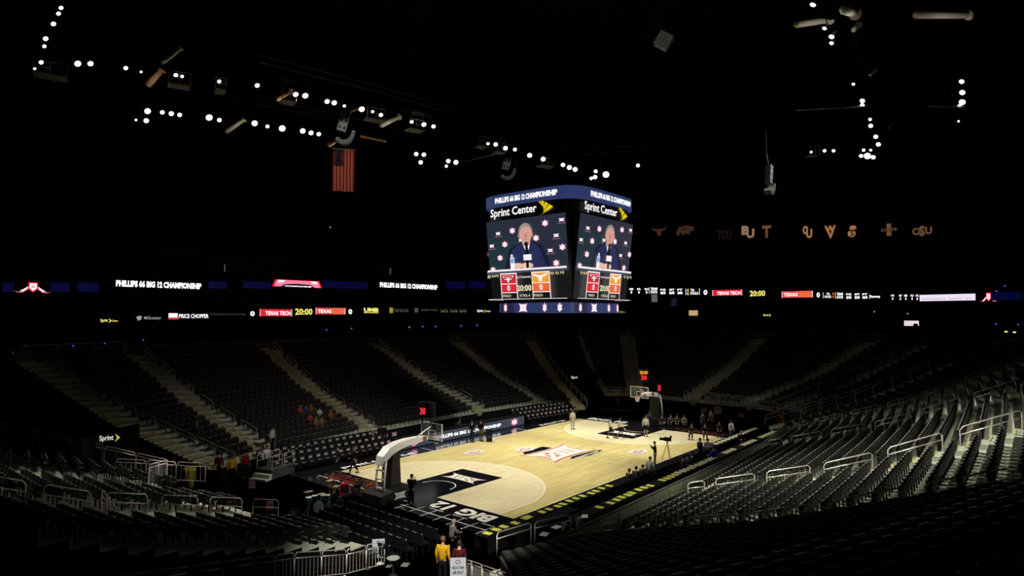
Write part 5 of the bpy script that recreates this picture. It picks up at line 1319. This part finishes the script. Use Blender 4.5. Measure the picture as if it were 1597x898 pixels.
for i,(px,py,c) in enumerate(((1046,668,(70,66,60)),(1056,668,(60,60,52)),(1067,669,(95,90,80)),(1079,684,(42,40,32)),(1100,684,(30,32,36)),(1013,662,(60,60,64)),(1033,668,(40,40,42)),(1122,680,(26,26,32)))):
    P('sit',px,py,.2*(i%3-1),c,(20,20,22),(60,50,44),'person in %s seated behind the far baseline'%('dull brown jacket','olive grey top, right of the first','light grey top','dark olive coat nearest the court','charcoal suit right of the olive coat','grey top left of the basket post','black jacket by the shield board','navy coat at the right end')[i],z=.05)
P('sit',717,672,-PI*.5,(150,150,140),(60,62,60),(130,120,110),'person in pale shirt seated behind the lit board',z=.35)
P('stand',736,690,PI*.9,(14,15,17),(28,30,30),(90,80,66),'person in black shirt standing before the lit board')
P('stand',750,688,PI*.8,(14,15,18),(80,76,52),(40,34,30),'person in black shirt and khaki trousers before the lit board')
P('sitfwd',978,764,2.2,(34,30,40),(20,20,24),(60,44,34),'person in dark violet top seated at the front press table',z=.02)
P('sitfwd',990,760,2.6,(50,44,46),(20,20,24),(40,30,26),'person in brown jacket seated at the front press table')
P('sitfwd',999,757,2.2,(26,26,30),(18,18,20),(46,36,30),'person in black top with long hair seated at the front press table')
P('sitfwd',901,842,2.4,(66,70,72),(24,24,28),(46,38,34),'person in slate grey top seated at the scorer table')
P('sitfwd',879,850,2.4,(88,92,96),(28,28,32),(36,30,28),'person in pale grey jacket seated left of the slate top')
for i,(px,py) in enumerate(((1063,741),(1070,738),(1077,736))):
    P('sitfwd',px,py,2.2,((30,30,36),(42,44,56),(22,24,30))[i],(20,20,24),(40,32,28),'person in %s seated at the press tables beyond the camera'%('charcoal top','blue grey top','black top')[i])
P('sitfwd',703,855,2.2,(92,92,88),(24,24,28),(150,140,125),'grey haired man in grey suit seated at the near end of the tables')
P('stand',690,915,2.7,(200,150,20),(14,14,16),(110,80,56),'steward in yellow jacket standing near the bottom edge',z=.02,scale=1.08)
P('stand',716,916,2.9,(70,18,24),(14,14,16),(50,38,32),'steward in maroon jacket standing behind the white notice')
P('sit',533,820,2.6,(48,50,52),(20,20,24),(50,40,34),'person in grey top seated by the drum kit')
P('sit',520,797,2.2,(30,30,30),(20,20,22),(110,80,66),'drummer in black seated behind the drum kit')
# spectators in the far stand
def seat_at(px,py):
    best=None
    for s in sites:
        if s[0]!='L': continue
        x,y,z=px_of(s[3]+Vector((0,0,.75)))
        d=(x-px)**2+(y-py)**2
        if best is None or d<best[0]: best=(d,s)
    return best[1]
for i,(px,py,c,lab) in enumerate(((469,642,(150,72,30),'orange hooded person at the left of the group in the far stand'),(477,641,(40,60,130),'person in blue between orange shirts in the far stand'),(484,640,(140,70,34),'person in orange and white at the back of the group in the far stand'),(496,645,(170,176,190),'person in white top in the far stand group'),(511,651,(150,76,34),'person in orange at the right of the far stand group'),(479,655,(140,66,28),'person in orange at the front left of the far stand group'),(487,657,(120,90,70),'person in tan top at the front of the far stand group'),(498,656,(130,96,60),'person in light brown top at the front right of the group'),(307,664,(40,48,60),'lone spectator in blue grey in the left part of the far stand'))):
    s=seat_at(px,py); pp=s[3]+Vector((math.cos(s[4])*.08,math.sin(s[4])*.08,.02))
    person('sit',pp,s[4],c,(30,30,34),(90,64,44) if i%2 else (150,130,100),lab,scale=.95)

# ---------------------------------------------------------- camera on tripod, drums, bin and other loose things
p=fl_(1041,717); t=thing('broadcast_camera','black broadcast camera on a tripod beside its operator','camera',p,toCam(p)-PI*.55)
mb=MB(); mb.box((0,0,1.50),(.55,.20,.24),BLACK); mb.build('body',t)
mb=MB(); mb.lathe([(.09,0),(.10,.2),(.12,.28)],BLACK,12,Matrix.Translation((.27,0,1.5))@Matrix.Rotation(PI/2,4,'Y')); mb.build('lens',t)
mb=MB(); mb.box((-.25,.0,1.70),(.14,.18,.14),DARKM); mb.tube([(-.1,0,1.62),(.2,0,1.68)],.015,DARKM,5); mb.build('viewfinder',t)
mb=MB(); mb.lathe([(.07,1.28),(.05,1.38)],DARKM,8); mb.build('tripod_head',t)
for k in range(3):
    a=2*PI*k/3; mb=MB(); mb.tube([(0,0,1.3),(.38*math.cos(a),.38*math.sin(a),.02)],.022,DARKM,6); mb.build('leg',t)
# drum kit
CYM=M('brass_cymbal',srgb(205,190,140),.3,metal=.7); DRW=M('drum_head_white',srgb(200,205,200),.5); DRS=M('drum_shell_teal',srgb(60,90,88),.4)
p=fl_(497,797); t=thing('drum_kit','pale drum kit with brass cymbals standing left of the near basket','drum kit',p,toCam(p))
for x,y,z,r in ((.3,-.55,1.15,.26),(-.2,.85,1.2,.24),(-.55,.55,1.45,.25),(.35,.1,1.0,.22)):
    mb=MB(); T=Matrix.Translation((x,y,z))@Matrix.Rotation(.12,4,'X'); mb.lathe([(r,0),(r*.5,.025),(.04,.05)],CYM,18,T); cy=mb.build('cymbal',t,True)
    mb=MB(); mb.tube([(x,y,.02),(x,y,z)],.014,STEEL,5); 
    for k in range(3): a=2*PI*k/3; mb.tube([(x,y,.35),(x+.2*math.cos(a),y+.2*math.sin(a),.01)],.01,STEEL,4)
    mb.build('cymbal_stand',t)
mb=MB(); mb.lathe([(.28,-.2),(.28,.2)],DRS,20,Matrix.Translation((.15,0,.29))@Matrix.Rotation(PI/2,4,'Y')); mb.build('bass_drum',t); mb=MB(); mb.lathe([(.27,0),(.27,.012)],DRW,20,Matrix.Translation((.352,0,.29))@Matrix.Rotation(PI/2,4,'Y')); mb.build('bass_drum_head',t)
for x,y,z,r in ((.0,-.22,.74,.17),(0,.22,.74,.17),(-.45,-.5,.55,.2),(-.35,.42,.62,.18)):
    mb=MB(); mb.lathe([(r,-.12),(r,.10)],DRS,16,Matrix.Translation((x,y,z))); d_=mb.build('tom_drum',t); mb=MB(); mb.lathe([(r*.98,.10),(r*.98,.115)],DRW,16,Matrix.Translation((x,y,z))); mb.build('drum_head',d_); 
    mb=MB(); mb.tube([(x,y,z-.12),(x,y,.02)],.012,STEEL,4); mb.build('drum_leg',d_)
# red speaker bag / standing red coat by the kit
p=fl_(537,783); t=thing('red_covered_chair','chair draped with a bright red jacket right of the drum kit','chair',p,toCam(p)+.4)
REDJ=M('bright_red_fabric',srgb(215,30,28),.8)
mb=MB(); mb.prism([(-.24,.35),(.24,.35),(.26,.75),(.2,1.08),(-.2,1.08),(-.26,.75)],0,-.06,.06,REDJ); mb.build('jacket',t)
mb=MB(); mb.box((.2,0,.42),(.42,.44,.05),BLACK); mb.build('seat',t)
for x in (0,.38):
    for y in (-.19,.19): mb=MB(); mb.tube([(x,y,0),(x,y,.40)],.014,DARKM,5); mb.build('leg',t)
# band equipment table
p=fl_(560,775); t=thing('equipment_table','low dark equipment table with keyboard behind the near basket','table',p,.7)
mb=MB(); mb.box((0,0,.72),(1.3,.5,.05),DARKM); mb.build('tabletop',t); mb=MB(); mb.box((0,0,.78),(1.2,.3,.07),BLACK); mb.build('keyboard',t)
for x in (-.6,.6):
    for y in (-.2,.2): mb=MB(); mb.tube([(x,y,0),(x,y,.7)],.02,DARKM,5); mb.build('leg',t)
# yellow bin
p=fl_(294,760,.02); t=thing('yellow_bin','tall yellow bin with domed lid behind the level rail','bin',p,0)
YB=M('yellow_bin_plastic',srgb(200,185,30),.5); mb=MB(); mb.lathe([(.28,0),(.33,.95),(.35,1.0)],YB,16); mb.build('body',t,True); mb=MB(); mb.lathe([(.37,1.0),(.36,1.12),(.25,1.25),(.08,1.3)],YB,16); mb.build('lid',t,True)
# dark stool with tray near the notice, and white sheet pile on the floor
p=fl_(572,886,.02); t=thing('round_stool_table','dark round table beside the stepped rail','table',p,0)
mb=MB(); mb.lathe([(.42,.7),(.42,.74)],M('table_dark_top',(.05,.06,.055),.25),20); mb.build('top',t); mb=MB(); mb.lathe([(.22,0),(.2,.04),(.04,.06),(.035,.7)],DARKM,12); mb.build('pedestal',t)
p=fl_(613,898,.02); t=thing('white_plate_table','small round table with a pale top at the bottom edge','table',p,0)
mb=MB(); mb.lathe([(.26,.7),(.26,.73)],M('table_pale_top',(.35,.36,.33),.4),20); mb.build('top',t); mb=MB(); mb.lathe([(.18,0),(.16,.04),(.03,.06),(.03,.7)],DARKM,12); mb.build('pedestal',t)
for i,(px,py,w,d) in enumerate(((537,893,.75,.32),(594,877,.4,.3),(607,882,.3,.22),(632,880,.4,.3))):
    p=fl_(px,py,.03); paper(p.x,p.y,PAPG if i<2 else M('grey_sheet',srgb(110,112,108),.7),('large white sheet on the dark floor by the stepped rail','white sheet below the press notice','small grey sheet right of the notice','grey sheet on the dark floor right of the notice')[i],'loose sheets near the stepped rail',.5,w,d,z=.01,name='paper_sheet')
# ladder at the far right tunnel
p=fl_(1212,660); t=thing('ladder','dark step ladder standing at the far right tunnel','ladder',p,toCam(p))
for y in (-.3,.3): mb=MB(); mb.tube([(0,y,0),(0,y*.9,3.6)],.04,DARKM,5); mb.build('stile',t)
for k in range(6): mb=MB(); mb.box((0,0,.5+k*.58),(.08,.58,.05),RIGMETAL); mb.build('rung',t)
# black loudspeaker by the lit board
p=fl_(763,688); t=thing('floor_speaker','black box loudspeaker standing in front of the lit board','speaker',p,toCam(p))
mb=MB(); mb.box((0,0,.5),(.45,.5,1.0),BLACK,taper=.95); mb.build('cabinet',t); mb=MB(); 
mb.lathe([(.16,0),(.05,.02)],DARKM,14,Matrix.Translation((.225,0,.4))@Matrix.Rotation(PI/2,4,'Y')); mb.build('woofer',t)

# concrete landing with rails at the foot of the second far side aisle
p=fl_(425,742,.0); t=thing('landing_steps','grey concrete landing and steps under the white shirted man','steps',(p.x,p.y,0),.35)
for i in range(3):
    mb=MB(); mb.box((-.65-.3*i,0,.30-.12*i),(.3 if i else 2.4,1.3,.6-.24*i),CONC) if i else mb.box((.3,0,.3),(2.2,1.3,.6),CONCD); mb.build('step',t)
for y in (-.6,.6):
    for x0,x1 in ((-.75,.2),(.4,1.35)):
        mb=MB(); 
        for z in (1.1,1.45): mb.tube([(x0,y,z),(x1,y,z)],.022,STEEL,5)
        for x in (x0,x1): mb.tube([(x,y,.6),(x,y,1.46)],.022,STEEL,5)
        mb.build('railing',t)
